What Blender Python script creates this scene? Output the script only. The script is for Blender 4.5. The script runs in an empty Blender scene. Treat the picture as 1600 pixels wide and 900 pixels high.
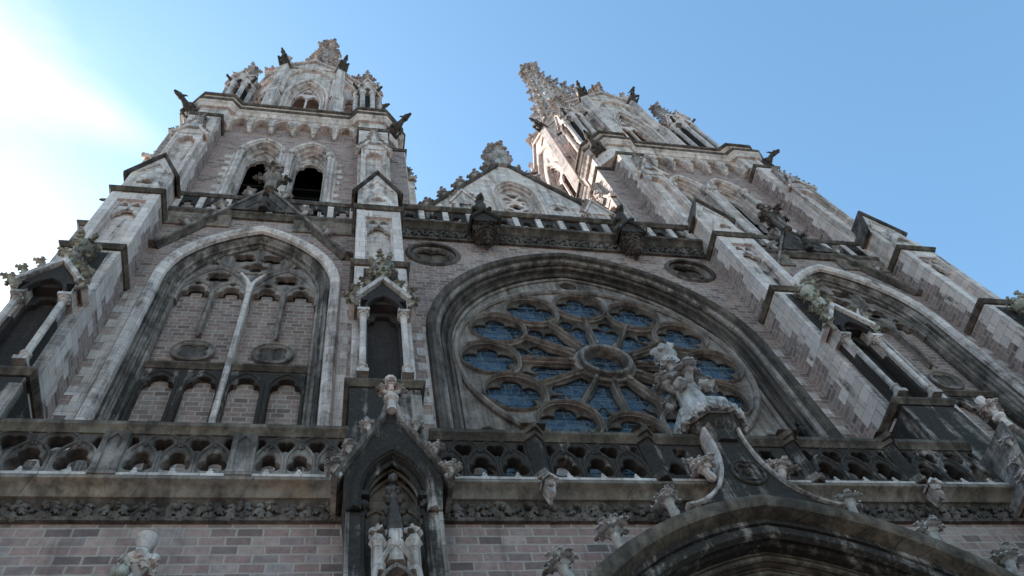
import bpy, math, random
from mathutils import Vector, Matrix, noise
from mathutils.geometry import delaunay_2d_cdt
from math import sin, cos, pi, sqrt, atan2, acos, radians, hypot
random.seed(11)
S = bpy.context.scene
COL = S.collection
# ------------------------------------------------------------------ materials
class T:
    def __init__(s, tree): s.t = tree; s.N = tree.nodes; s.L = tree.links
    def put(s, sock, v):
        if isinstance(v, bpy.types.NodeSocket): s.L.new(v, sock)
        elif v is not None:
            try: sock.default_value = v
            except Exception: sock.default_value = (*v, 1.0)
    def m(s, op, a, b=None, c=None):
        n = s.N.new('ShaderNodeMath'); n.operation = op
        s.put(n.inputs[0], a); s.put(n.inputs[1], b); s.put(n.inputs[2], c)
        return n.outputs[0]
    def vm(s, op, a, b=None):
        n = s.N.new('ShaderNodeVectorMath'); n.operation = op
        s.put(n.inputs[0], a)
        if b is not None: s.put(n.inputs[1], b)
        return n.outputs[0]
    def sep(s, v):
        n = s.N.new('ShaderNodeSeparateXYZ'); s.put(n.inputs[0], v); return n.outputs
    def comb(s, x, y, z):
        n = s.N.new('ShaderNodeCombineXYZ')
        for i, q in enumerate((x, y, z)): s.put(n.inputs[i], q)
        return n.outputs[0]
    def noise(s, v, scale, detail=4, rough=.6):
        n = s.N.new('ShaderNodeTexNoise'); s.put(n.inputs['Vector'], v)
        n.inputs['Scale'].default_value = scale; n.inputs['Detail'].default_value = detail
        n.inputs['Roughness'].default_value = rough
        return n.outputs['Fac']
    def white(s, v):
        n = s.N.new('ShaderNodeTexWhiteNoise'); n.noise_dimensions = '2D'; s.put(n.inputs['Vector'], v); return n.outputs['Value'], n.outputs['Color']
    def mix(s, f, a, b, mode='MIX'):
        n = s.N.new('ShaderNodeMix'); n.data_type = 'RGBA'; n.blend_type = mode
        s.put(n.inputs[0], f); s.put(n.inputs[6], a); s.put(n.inputs[7], b); return n.outputs[2]
    def step(s, v, a, b, lo=0., hi=1.):
        n = s.N.new('ShaderNodeMapRange'); n.interpolation_type = 'SMOOTHSTEP'
        s.put(n.inputs[0], v); s.put(n.inputs[1], a); s.put(n.inputs[2], b); s.put(n.inputs[3], lo); s.put(n.inputs[4], hi); return n.outputs[0]
    def ramp(s, f, stops):
        n = s.N.new('ShaderNodeValToRGB'); e = n.color_ramp.elements
        while len(e) < len(stops): e.new(.5)
        for q, (p, c) in zip(e, stops): q.position = p; q.color = (*c, 1)
        s.put(n.inputs[0], f); return n.outputs[0]
    def pos(s): return s.N.new('ShaderNodeNewGeometry').outputs['Position']
    def bump(s, h, strength, dist):
        n = s.N.new('ShaderNodeBump'); s.put(n.inputs['Height'], h)
        n.inputs['Strength'].default_value = strength; n.inputs['Distance'].default_value = dist; return n.outputs[0]

def grid(t, P, w, h, wob=.02):
    d = t.N.new('ShaderNodeTexNoise'); t.put(d.inputs['Vector'], P); d.inputs['Scale'].default_value = 3.1; d.inputs['Detail'].default_value = 2
    P2 = t.vm('ADD', P, t.vm('MULTIPLY', t.vm('SUBTRACT', d.outputs['Color'], (.5, .5, .5)), (wob*2, wob*2, wob*2)))
    x, y, z = t.sep(P2)[:3]
    u = t.m('MULTIPLY_ADD', y, .77, x)
    v = t.m('DIVIDE', z, h); row = t.m('FLOOR', v); fv = t.m('FRACT', v)
    r1, _ = t.white(t.comb(row, 3.7, 0))
    uu = t.m('ADD', t.m('DIVIDE', u, w), t.m('MULTIPLY_ADD', row, .5, t.m('MULTIPLY', r1, .35)))
    col = t.m('FLOOR', uu); fu = t.m('FRACT', uu)
    rnd, rc = t.white(t.comb(col, row, 0))
    e = t.m('MINIMUM', t.m('MULTIPLY', t.m('MINIMUM', fu, t.m('SUBTRACT', 1., fu)), w), t.m('MULTIPLY', t.m('MINIMUM', fv, t.m('SUBTRACT', 1., fv)), h))
    return rnd, rc, e, row

def soot_mask(t, P, amount, soft=.05, zgrad=0.):
    a = t.noise(P, .42, 7, .68)
    b = t.noise(t.vm('MULTIPLY', P, (3.4, 3.4, .24)), 1., 7, .7)
    c = t.noise(P, 2.6, 5, .7)
    v = t.m('ADD', t.m('MULTIPLY', a, .30), t.m('ADD', t.m('MULTIPLY', b, .46), t.m('MULTIPLY', c, .24)))
    if zgrad:
        z = t.sep(P)[2]; v = t.m('ADD', v, t.m('MULTIPLY', t.m('SUBTRACT', 22., z), zgrad))
    th = .5 + (.5-amount)*.42
    return t.step(v, th-soft, th+soft), v

MAUVE = (1.115, .955, .915, 1.)     # the faint warm cast this stone and brick share
def stone_col(t, P, pale, dark, soot, joints, warm=.35, zgrad=0., soft=.05, block=(.78, .36)):
    rnd, rc, e, row = grid(t, P, *block, .012)
    n1 = t.noise(P, 1.3, 6, .65); n2 = t.noise(P, 14., 5, .7)
    c = t.mix(t.m('MULTIPLY', t.step(n1, .38, .66), warm), pale, (pale[0]*.92, pale[1]*.80, pale[2]*.66))
    if joints:
        val = t.m('MULTIPLY_ADD', rnd, .30, .82)
        c = t.mix(1., c, t.comb(val, val, val), 'MULTIPLY')
        c = t.mix(t.m('MULTIPLY', t.step(e, .012, .004), .55), c, (.07, .065, .062))
    k = t.m('MULTIPLY_ADD', n2, .7, .65)
    c = t.mix(1., c, t.comb(k, k, k), 'MULTIPLY')
    g = t.step(t.noise(t.vm('MULTIPLY', P, (3., 3., .28)), 1., 6, .7), .45, .75)
    c = t.mix(t.m('MULTIPLY', g, .62), c, (pale[0]*.38, pale[1]*.37, pale[2]*.37))
    mk, v = soot_mask(t, P, soot, soft, zgrad)
    dk = t.mix(t.step(n2, .3, .75), dark, (dark[0]*2.1, dark[1]*2.02, dark[2]*1.95))
    c = t.mix(mk, c, dk)
    c = t.mix(1., c, MAUVE, 'MULTIPLY')
    h = t.m('ADD', t.m('MULTIPLY', n2, .5), t.m('MULTIPLY', t.noise(P, 55., 3, .6), .25))
    if joints: h = t.m('ADD', h, t.m('MULTIPLY', t.step(e, .004, .018), .5))
    return c, h

def brick_col(t, P, w=.33, h=.185, soot=.3, tint=(1, 1, 1)):
    rnd, rc, e, row = grid(t, P, w, h, .016)
    q = [(.0, (.13, .108, .104)), (.16, (.205, .158, .148)), (.34, (.265, .197, .182)), (.5, (.295, .23, .212)), (.66, (.235, .195, .19)), (.8, (.325, .268, .24)), (.92, (.265, .243, .238)), (1., (.17, .14, .136))]
    q = [(p, tuple(a*b for a, b in zip(c, tint))) for p, c in q]
    c = t.ramp(rnd, q)
    n = t.noise(P, 8., 8, .75); k = t.m('MULTIPLY_ADD', n, 1.5, .25)
    c = t.mix(1., c, t.comb(k, k, k), 'MULTIPLY')
    mo = t.step(t.m('ADD', e, t.m('MULTIPLY', t.m('SUBTRACT', t.noise(P, 26., 3), .5), .014)), .024, .013)
    c = t.mix(t.m('MULTIPLY', mo, .8), c, (.38, .345, .315))
    mk, v = soot_mask(t, P, soot, .12)
    c = t.mix(t.m('MULTIPLY', mk, .68), c, (.075, .066, .064))
    w2 = t.step(t.noise(t.vm('MULTIPLY', P, (2.6, 2.6, .35)), 1., 6, .72), .6, .78)
    c = t.mix(t.m('MULTIPLY', w2, .45), c, (.42, .40, .40))
    c = t.mix(1., c, MAUVE, 'MULTIPLY')
    hh = t.m('ADD', t.m('MULTIPLY', t.step(e, .006, .022), .9), t.m('MULTIPLY', n, .4))
    return c, hh

def newmat(name):
    m = bpy.data.materials.new(name); m.use_nodes = True
    t = T(m.node_tree); b = t.N['Principled BSDF']; b.inputs['Roughness'].default_value = .9
    b.inputs['Specular IOR Level'].default_value = .25
    return m, t, b

def stone(name, pale, dark=(.032, .029, .027), soot=.4, joints=True, warm=.35, zgrad=0., moss=0., soft=.05, bump=.35, block=(.78, .36), topmoss=False):
    m, t, b = newmat(name); P = t.pos()
    c, h = stone_col(t, P, pale, dark, soot, joints, warm, zgrad, soft, block)
    if moss:
        mm = t.step(t.noise(P, 2.2, 5, .7), .62-moss*.3, .72-moss*.2)
        c = t.mix(t.m('MULTIPLY', mm, .6), c, (.12, .115, .07))
    t.put(b.inputs['Base Color'], c); t.put(b.inputs['Normal'], t.bump(h, bump, .03))
    return m
def parapet(name, z0, z1):
    # black crust above, rain-washed pale stone at the foot, with a ragged limit of its own
    m, t, b = newmat(name); P = t.pos()
    c, h = stone_col(t, P, (.27, .25, .235), (.045, .04, .037), .5, False, soft=.1)
    d, h2 = stone_col(t, P, (.12, .108, .098), (.026, .023, .021), .62, False, soft=.1)
    z = t.sep(P)[2]; k = t.m('ADD', t.m('DIVIDE', t.m('SUBTRACT', z, z0), z1-z0), t.m('MULTIPLY', t.m('SUBTRACT', t.noise(t.vm('MULTIPLY', P, (1.6, 1.6, .5)), 1., 6, .7), .5), 3.6))
    t.put(b.inputs['Base Color'], t.mix(t.step(k, .15, .75), c, d)); t.put(b.inputs['Normal'], t.bump(h, .4, .03)); return m
def quoined(name, thr, pale=(.45, .42, .41), soot=.3, tint=(1, 1, 1)):
    # ashlar that tooths into brickwork towards the wall (larger y)
    m, t, b = newmat(name); P = t.pos()
    c1, h1 = stone_col(t, P, pale, (.035, .032, .03), soot, True)
    c2, h2 = brick_col(t, P, soot=.3, tint=tint)
    x, y, z = t.sep(P)[:3]
    r, _ = t.white(t.comb(t.m('FLOOR', t.m('DIVIDE', z, .36)), 1.3, 0))
    k = t.step(t.m('SUBTRACT', y, t.m('MULTIPLY_ADD', r, .42, thr-.42)), -.006, .006)
    t.put(b.inputs['Base Color'], t.mix(k, c1, c2)); hm = t.m('ADD', t.m('MULTIPLY', h1, t.m('SUBTRACT', 1., k)), t.m('MULTIPLY', h2, k))
    t.put(b.inputs['Normal'], t.bump(hm, .4, .03)); return m
def brick(name, **kw):
    m, t, b = newmat(name); c, h = brick_col(t, t.pos(), **kw)
    t.put(b.inputs['Base Color'], c); t.put(b.inputs['Normal'], t.bump(h, .6, .025)); return m

LAV = (.62, .58, .565); PALE = (.58, .54, .515); CREAM = (.46, .40, .34)
MAT = dict(
    stone=stone('weathered_limestone', LAV, soot=.38, zgrad=.004, soft=.1),
    pale=stone('washed_limestone', (.55, .52, .505), soot=.36, soft=.11),
    top=stone('tower_limestone', (.64, .595, .57), soot=.36, warm=.5, soft=.11),
    sooty=stone('sooty_limestone', (.42, .39, .375), (.024, .021, .019), soot=.66, soft=.06),
    black=stone('crusted_limestone', (.40, .37, .35), (.02, .018, .0165), soot=.66, soft=.07),
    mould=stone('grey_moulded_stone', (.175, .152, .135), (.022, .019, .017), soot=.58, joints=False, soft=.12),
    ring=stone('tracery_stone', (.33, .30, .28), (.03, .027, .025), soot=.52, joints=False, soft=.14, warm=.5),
    portalhood=stone('portal_hood_stone', (.21, .18, .15), (.03, .026, .022), soot=.58, soft=.12, warm=.7, block=(.6, .6)),
    niche=stone('niche_black_stone', (.12, .105, .1), (.022, .019, .018), soot=.8, soft=.15),
    hood=stone('hood_mould_stone', (.33, .305, .285), (.028, .025, .022), soot=.54, soft=.1, block=(.5, .5)),
    ochre=stone('ochre_stone', (.34, .25, .165), soot=.45, warm=.9, soft=.12, block=(.5, .5)),
    carve=stone('carved_dark_stone', (.22, .20, .185), soot=.6, joints=False, soft=.12, bump=.6),
    leaf=stone('carved_pale_stone', (.49, .495, .50), soot=.4, joints=False, warm=.05, soft=.12, moss=.25, bump=.6),
    lichen=stone('lichened_stone', (.44, .45, .40), soot=.42, joints=False, warm=.05, moss=.6, soft=.1, bump=.6),
    beast=stone('dark_gargoyle_stone', (.16, .145, .135), soot=.7, joints=False, moss=.3, soft=.12, bump=.6),
    ledge=stone('ledge_stone', (.20, .172, .145), (.028, .024, .02), soot=.6, joints=False, moss=.12, soft=.12),
    gutter=stone('gutter_stone', (.27, .245, .215), soot=.46, warm=.8, block=(1.6, 3.), soft=.12),
    qlow=quoined('toothed_stone_and_brick', -.30, (.60, .56, .545), .3), qtop=quoined('toothed_tower_stone', .62, (.62, .58, .56), .28),
    brick=brick('mauve_brick', soot=.36, tint=(1.05, 1.0, .97)), bricktop=brick('pale_mauve_brick', soot=.2, tint=(1.22, 1.13, 1.1)),
    infill=brick('blocked_window_brick', soot=.36, tint=(.92, .86, .80)), porch=brick('porch_brick', w=.385, h=.182, soot=.36, tint=(1.02, .96, .95)),
)
def mat_plain(name, col, rough=.6, metal=0., var=.4):
    m, t, b = newmat(name); n = t.noise(t.pos(), 3., 5)
    c = t.mix(n, tuple(q*(1-var) for q in col), tuple(q*(1+var) for q in col))
    t.put(b.inputs['Base Color'], c); b.inputs['Roughness'].default_value = rough; b.inputs['Metallic'].default_value = metal; return m
MAT['parapet'] = parapet('balustrade_stone', 12.5, 13.3)
MAT['slate'] = mat_plain('slate_louvre', (.05, .052, .05), .55)
MAT['feather'] = mat_plain('black_feathers', (.015, .015, .018), .5)
MAT['dark'] = mat_plain('dark_interior_shade', (.03, .027, .025), .95)  # near-black colour stands in for the shade inside the building
MAT['roof'] = mat_plain('slate_roof', (.07, .075, .085), .6)
MAT['pave'] = mat_plain('grey_cobbles', (.2, .19, .175), .85, 0., .25)
def glass_mat():
    m, t, b = newmat('stained_glass'); P = t.pos()
    v = t.N.new('ShaderNodeTexVoronoi'); v.feature = 'DISTANCE_TO_EDGE'; t.put(v.inputs['Vector'], P); v.inputs['Scale'].default_value = 4.3
    v2 = t.N.new('ShaderNodeTexVoronoi'); t.put(v2.inputs['Vector'], P); v2.inputs['Scale'].default_value = 4.3
    r = t.sep(v2.outputs['Color'])[0]
    c = t.ramp(r, [(0, (.012, .02, .034)), (.4, (.022, .038, .064)), (.75, (.04, .06, .09)), (1, (.07, .075, .085))])
    x, y, z = t.sep(P)[:3]
    gl = t.m('MINIMUM', t.m('ABSOLUTE', t.m('SUBTRACT', t.m('FRACT', t.m('MULTIPLY', x, 2.2)), .5)), t.m('ABSOLUTE', t.m('SUBTRACT', t.m('FRACT', t.m('MULTIPLY', z, 1.6)), .5)))
    lead = t.m('MAXIMUM', t.step(v.outputs['Distance'], .034, .02), t.step(gl, .03, .018))
    bar = t.step(t.m('ABSOLUTE', t.m('SUBTRACT', t.m('FRACT', t.m('MULTIPLY', z, 1.9)), .5)), .05, .03)
    c = t.mix(lead, c, (.085, .10, .115)); c = t.mix(bar, c, (.01, .011, .013)); t.put(b.inputs['Base Color'], c)
    t.put(b.inputs['Roughness'], t.m('MULTIPLY_ADD', lead, .5, .2)); b.inputs['Specular IOR Level'].default_value = .38
    t.put(b.inputs['Normal'], t.bump(t.m('ADD', t.noise(P, 2.5, 3), t.m('MULTIPLY', r, 1.2)), .5, .06)); return m
MAT['glass'] = glass_mat()

# ------------------------------------------------------------------ mesh builder
def XZ(a, b, c): return (a, c, b)      # elevation: a = x, b = z, c = y
def XY(a, b, c): return (a, b, c)      # plan:      a = x, b = y, c = z
def YZ(x0): return lambda a, b, c: (x0 + c, a, b)
class M:
    def __init__(s, T=None): s.v = []; s.f = []; s.mi = []; s.cur = 0; s.T = T
    def use(s, i): s.cur = i; return s
    def add(s, vs, fs):
        o = len(s.v)
        if s.T is not None: vs = [tuple(s.T @ Vector(p)) for p in vs]
        s.v += vs; s.f += [tuple(i+o for i in f) for f in fs]; s.mi += [s.cur]*len(fs)
    def at(s, T): s.T = T; return s
    def box(s, x0, x1, y0, y1, z0, z1):
        s.add([(x0, y0, z0), (x1, y0, z0), (x1, y1, z0), (x0, y1, z0), (x0, y0, z1), (x1, y0, z1), (x1, y1, z1), (x0, y1, z1)],
              [(0, 3, 2, 1), (4, 5, 6, 7), (0, 1, 5, 4), (1, 2, 6, 5), (2, 3, 7, 6), (3, 0, 4, 7)])
    def frus(s, x0, x1, y0, y1, z0, X0, X1, Y0, Y1, z1):
        s.add([(x0, y0, z0), (x1, y0, z0), (x1, y1, z0), (x0, y1, z0), (X0, Y0, z1), (X1, Y0, z1), (X1, Y1, z1), (X0, Y1, z1)],
              [(0, 3, 2, 1), (4, 5, 6, 7), (0, 1, 5, 4), (1, 2, 6, 5), (2, 3, 7, 6), (3, 0, 4, 7)])
    def prism(s, pts, c0, c1, mp=XZ):
        n = len(pts)
        s.add([mp(a, b, c0) for a, b in pts]+[mp(a, b, c1) for a, b in pts],
              [tuple(range(n)), tuple(range(2*n-1, n-1, -1))]+[(i, n+i, n+(i+1) % n, (i+1) % n) for i in range(n)])
    def sweep(s, path, prof, mp=XZ, closed=False):
        n, m = len(path), len(prof); vs = []
        for i in range(n):
            p = path[i]; a = path[i-1] if (i or closed) else None; b = path[(i+1) % n] if (i < n-1 or closed) else None
            def nrm(u, w):
                dx, dz = w[0]-u[0], w[1]-u[1]; L = hypot(dx, dz) or 1e-9; return (-dz/L, dx/L)
            n0 = nrm(a, p) if a else nrm(p, b); n1 = nrm(p, b) if b else n0
            mx, mz = n0[0]+n1[0], n0[1]+n1[1]; L = hypot(mx, mz) or 1e-9; mx /= L; mz /= L
            k = 1/max(.35, mx*n0[0]+mz*n0[1])
            for (d, c) in prof: vs.append(mp(p[0]+mx*d*k, p[1]+mz*d*k, c))
        fs = []
        for i in range(n if closed else n-1):
            for j in range(m):
                a, b = i*m+j, i*m+(j+1) % m; c, d = ((i+1) % n)*m+(j+1) % m, ((i+1) % n)*m+j
                fs.append((a, b, c, d))
        if not closed: fs += [tuple(range(m)), tuple(range(n*m-1, (n-1)*m-1, -1))]
        s.add(vs, fs)
    def lathe(s, prof, cx, cy, n=10, rot=0., squash=1.):
        m = len(prof); vs = []
        for i in range(n):
            a = rot+2*pi*i/n
            for r, z in prof: vs.append((cx+r*cos(a), cy+r*sin(a)*squash, z))
        fs = [(i*m+j, ((i+1) % n)*m+j, ((i+1) % n)*m+j+1, i*m+j+1) for i in range(n) for j in range(m-1)]
        fs += [tuple(i*m for i in range(n-1, -1, -1)), tuple(i*m+m-1 for i in range(n))]
        s.add(vs, fs)
    def tube(s, pts, rad, n=8, sq=1.):
        pts = [Vector(p) for p in pts]; vs = []; fs = []; k = len(pts)
        for i, p in enumerate(pts):
            t = (pts[min(i+1, k-1)]-pts[max(i-1, 0)]).normalized()
            a = t.cross(Vector((0, 0, 1)))
            if a.length < .05: a = Vector((1, 0, 0))
            a.normalize(); b = a.cross(t)
            r = rad[i] if isinstance(rad, (list, tuple)) else rad
            for j in range(n):
                w = 2*pi*j/n; vs.append(tuple(p+a*r*cos(w)*sq+b*r*sin(w)))
        for i in range(k-1):
            for j in range(n): fs.append((i*n+j, i*n+(j+1) % n, (i+1)*n+(j+1) % n, (i+1)*n+j))
        fs += [tuple(range(n-1, -1, -1)), tuple(range((k-1)*n, k*n))]
        s.add(vs, fs)
    def lump(s, c, r, R=None, am=.25, lo=True):
        V, F = ICO1 if lo else ICO2; sd = random.random()*50; vs = []
        rx, ry, rz = r if isinstance(r, (tuple, list)) else (r, r, r)
        for p in V:
            k = 1+am*noise.noise(p*2.9+Vector((sd, 0, 0)))*1.6
            q = Vector((p.x*rx*k, p.y*ry*k, p.z*rz*k))
            if R is not None: q = R @ q
            vs.append((c[0]+q.x, c[1]+q.y, c[2]+q.z))
        s.add(vs, F)
    def plate(s, outer, holes, y0, y1, bev=.0, mp=None):
        vs, fs = fill([outer]+list(holes), y1-y0, bev); g = mp or (lambda x, z, d: (x, y0+d, z))
        s.add([g(x, z, d) for x, z, d in vs], fs)
    def obj(s, name, mats, parent=None, loc=(0, 0, 0), rz=0., label=None, sharp=38, smooth=True):
        if mats in ('leaf', 'lichen', 'beast') or 'carve' in mats: sharp = 55
        me = bpy.data.meshes.new(name); me.from_pydata(s.v, [], s.f)
        if not isinstance(mats, (list, tuple)): mats = [mats]
        for q in mats: me.materials.append(MAT[q] if isinstance(q, str) else q)
        if len(mats) > 1: me.polygons.foreach_set('material_index', s.mi)
        if smooth:
            me.polygons.foreach_set('use_smooth', [True]*len(s.f)); me.set_sharp_from_angle(angle=radians(sharp))
        me.update(); o = bpy.data.objects.new(name, me); COL.objects.link(o)
        o.parent = parent; o.location = loc; o.rotation_euler[2] = rz
        if label: o['label'] = label
        return o
def ico(n):
    import bmesh
    b = bmesh.new(); bmesh.ops.create_icosphere(b, subdivisions=n, radius=1.); V = [v.co.copy() for v in b.verts]; F = [tuple(v.index for v in f.verts) for f in b.faces]; b.free(); return V, F
ICO1 = ico(1); ICO2 = ico(2); ICO1 = ico(2) if False else ICO1
_cache = {}
def area(lp): return sum(a[0]*b[1]-b[0]*a[1] for a, b in zip(lp, lp[1:]+lp[:1]))/2
def offs(lp, d):
    """offset a closed counter-clockwise outline inwards by d"""
    n = len(lp); out = []
    for i in range(n):
        a, p, b = lp[i-1], lp[i], lp[(i+1) % n]
        u = (p[0]-a[0], p[1]-a[1]); w = (b[0]-p[0], b[1]-p[1]); lu = hypot(*u) or 1e-9; lw = hypot(*w) or 1e-9
        n0 = (-u[1]/lu, u[0]/lu); n1 = (-w[1]/lw, w[0]/lw); mx, mz = n0[0]+n1[0], n0[1]+n1[1]; L = hypot(mx, mz) or 1e-9
        mx /= L; mz /= L; k = d/max(.5, mx*n0[0]+mz*n0[1]); out.append((p[0]+mx*k, p[1]+mz*k))
    return out
def inside(x, z, loops):
    c = False
    for lp in loops:
        for (x0, z0), (x1, z1) in zip(lp, lp[1:]+lp[:1]):
            if (z0 > z) != (z1 > z) and x < (x1-x0)*(z-z0)/(z1-z0)+x0: c = not c
    return c
def face2d(loops):
    V = []; E = []
    for lp in loops:
        o = len(V); n = len(lp); V += [Vector(p) for p in lp]; E += [(o+i, o+(i+1) % n) for i in range(n)]
    r = delaunay_2d_cdt(V, E, [], 1, 1e-6); vs = r[0]; out = []
    for f in r[2]:
        x = sum(vs[i].x for i in f)/len(f); z = sum(vs[i].y for i in f)/len(f)
        if inside(x, z, loops): out.append(tuple(f))
    return [(v.x, v.y) for v in vs], out
def fill(loops, depth, bev):
    """front-and-back faced slab with holes, chamfered by bev; local d runs 0 (front) to depth"""
    lps = []
    for k, lp in enumerate(loops):
        q = []
        for p in lp:
            if not q or hypot(p[0]-q[-1][0], p[1]-q[-1][1]) > 1e-4: q.append((p[0], p[1]))
        if hypot(q[0][0]-q[-1][0], q[0][1]-q[-1][1]) < 1e-4: q.pop()
        if (area(q) > 0) != (k == 0): q.reverse()
        lps.append(q)
    fr = [offs(q, bev) for q in lps] if bev else lps
    vs = []; fs = []
    for lv, d in ((fr, 0.), (lps, depth)):
        v, f = face2d(lv); o = len(vs); vs += [(x, z, d) for x, z in v]; fs += [tuple(i+o for i in t) for t in f]
    for a, b in zip(fr, lps):
        n = len(a); o = len(vs); rings = [(a, 0.), (b, bev), (b, depth)] if bev else [(b, 0.), (b, depth)]
        for q, d in rings: vs += [(x, z, d) for x, z in q]
        for k in range(len(rings)-1): fs += [(o+k*n+i, o+k*n+(i+1) % n, o+(k+1)*n+(i+1) % n, o+(k+1)*n+i) for i in range(n)]
    return vs, fs
def dup(o, parent, loc=None, rz=None, label=None):
    c = o.copy(); COL.objects.link(c); c.parent = parent
    if loc is not None: c.location = loc
    if rz is not None: c.rotation_euler[2] = rz
    if label: c['label'] = label
    for ch in [q for q in o.children]: dup(ch, c)
    return c
# ------------------------------------------------------------------ outlines
def arc(cx, cz, r, a0, a1, n): return [(cx+r*cos(a0+(a1-a0)*i/n), cz+r*sin(a0+(a1-a0)*i/n)) for i in range(n+1)]
def circ(cx, cz, r, n=32, a=0.): return [(cx+r*cos(a+2*pi*i/n), cz+r*sin(a+2*pi*i/n)) for i in range(n)]
def arch(cx, hw, zb, zs, za, n=10):
    h = za-zs; R = (h*h+hw*hw)/(2*hw); c = cx-hw+R; th = acos(max(-1, min(1, (R-hw)/R)))
    L = [(cx-hw, zb)] if zb < zs else []
    L += [(c+R*cos(pi-th*i/n), zs+R*sin(pi-th*i/n)) for i in range(n+1)]
    return L+[(2*cx-x, z) for x, z in reversed(L[:-1])]
def star(cx, cz, discs, a0=0., a1=2*pi, n=48, closed=True):
    out = []
    for i in range(n if closed else n+1):
        a = a0+(a1-a0)*i/n; dx, dz = cos(a), sin(a); best = .01
        for (x, z, r) in discs:
            px, pz = x-cx, z-cz; b = px*dx+pz*dz; q = b*b-(px*px+pz*pz-r*r)
            if q >= 0: best = max(best, b+sqrt(q))
        out.append((cx+best*dx, cz+best*dz))
    return out
def foil(cx, cz, R, k, a=pi/2, n=None, fat=1.12):
    # k lobes touching radius R
    rl = R*sin(pi/k)/(1+sin(pi/k))*fat; d = R-rl
    return star(cx, cz, [(cx+d*cos(a+2*pi*i/k), cz+d*sin(a+2*pi*i/k), rl) for i in range(k)], n=n or k*9)
def light(cx, w, zb, zs, n=22):
    # opening with a cusped trefoil head, width w, springing at zs
    h = w/2; cz = zs+.12*w
    D = [(cx-h*.52, zs, h*.5), (cx+h*.52, zs, h*.5), (cx, zs+h*.72, h*.56)]
    top = star(cx, cz, D, 0., pi, n, False)
    return [(cx+h, zb)]+[(cx+h, zs-.02)]+top[1:-1]+[(cx-h, zs-.02), (cx-h, zb)]
def rect(cx, cz, hx, hz): return (cx-hx, cx+hx, cz-hz, cz+hz)
def bead(n0, y0, r, k=7): return [(n0+r*cos(2*pi*i/k), y0+r*sin(2*pi*i/k)) for i in range(k)]
def jamb(w, d, k, n0=0., y0=0., back=.15):
    """stepped and rolled jamb profile: starts at outer face (n0,y0), goes w inwards and d deep in k orders"""
    P = [(n0, y0)]; a, b = w/k, d/k
    for i in range(k):
        N, Y = n0-i*a, y0+i*b; r = min(a, b)*.36
        P.append((N-a*.25, Y)); c = (N-a*.62, Y+r*.9)
        P += [(c[0]+r*cos(t), c[1]+r*sin(t)) for t in (radians(20), radians(-30), radians(-80), radians(-130), radians(-180), radians(-230))]
        P.append((N-a, Y+b*.62)); P.append((N-a, Y+b))
    return P+[(n0-w, y0+d+back), (n0, y0+d+back)]
# ------------------------------------------------------------------ carved ornament
def basis(out):
    o = Vector(out).normalized(); s_ = o.cross(Vector((0, 0, 1)))
    if s_.length < .1: s_ = Vector((1, 0, 0))
    s_.normalize(); return o, s_, s_.cross(o).normalized()
def blade(m, b, D, N, L, W):
    """one lobed leaf: rises along D from b, folds along its spine and droops at the tip (N = its upper side)"""
    D = Vector(D).normalized(); N = Vector(N); N = (N-D*N.dot(D)).normalized(); S_ = D.cross(N); b = Vector(b); vs = []
    for t, w in ((0, .3), (.2, .8), (.38, .42), (.58, .95), (.76, .36), (.9, .5), (1., .05)):
        c = b+D*L*t*(1-.22*t)+N*L*(.42*t-.85*t*t); w *= W
        vs += [tuple(c-S_*w-N*w*.55), tuple(c+N*w*.25), tuple(c+S_*w-N*w*.55), tuple(c-N*(w*.5+L*.06))]
    fs = []
    for k in range(6):
        o = k*4
        for a, c in ((0, 1), (1, 2), (2, 3), (3, 0)): fs.append((o+a, o+c, o+4+c, o+4+a))
    m.add(vs, fs)
def crocket(m, p, out, s):
    """a curled leaf hugging an edge: short stalk with three drooping lobed leaves"""
    o, sd, up = basis(out); p = Vector(p); Z = Vector((0, 0, 1)); s *= random.uniform(.86, 1.12)
    m.tube([p-o*s*.12, p+o*s*.22+Z*s*.04, p+o*s*.38+Z*s*.2], [s*.15, s*.15, s*.12], 5)
    e = p+o*s*.3+Z*s*.2
    blade(m, e, o+Z*.6, Z*.7-o*.6, s*.66, s*.27)
    for k in (-1, 1): blade(m, e, sd*k+o*.35+Z*.55, Z*.8-sd*k*.5, s*.52, s*.23)
    blade(m, e, Z+o*.2, -o, s*.45, s*.2); m.lump(e+Z*s*.08, (s*.15, s*.15, s*.14), None, .4)
def finial(m, x, y, z, h, s, tiers=2, spin=0.):
    """stem with ring, tiers of four leafy arms, bud on top"""
    m.lathe([(s*.42, z-.02), (s*.34, z+h*.12), (s*.24, z+h*.2), (s*.46, z+h*.24), (s*.46, z+h*.28), (s*.22, z+h*.33), (s*.18, z+h*.9), (s*.05, z+h)], x, y, 8)
    for k in range(tiers):
        zz = z+h*(.42+.32*k/(max(1, tiers-1)) if tiers > 1 else .58); q = s*(1.15-.35*k)
        for j in range(4):
            a = spin+j*pi/2+(pi/4 if k % 2 else 0); crocket(m, (x+.12*s*cos(a), y+.12*s*sin(a), zz), (cos(a), sin(a), .1), q)
    m.lump((x, y, z+h*.96), (s*.3, s*.3, s*.3), None, .35)
def rakes(m, x0, z0, x1, z1, y, k, s, out=(0, -1)):
    """k crockets along a straight rake from (x0,z0) up to (x1,z1)"""
    dx, dz = x1-x0, z1-z0; L = hypot(dx, dz); nx, nz = -dz/L, dx/L
    if nz < 0: nx, nz = -nx, -nz
    for i in range(k):
        t = (i+.55)/(k+.1); crocket(m, (x0+dx*t, y, z0+dz*t), (nx*.9, -.25, nz*.35), s)
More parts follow.
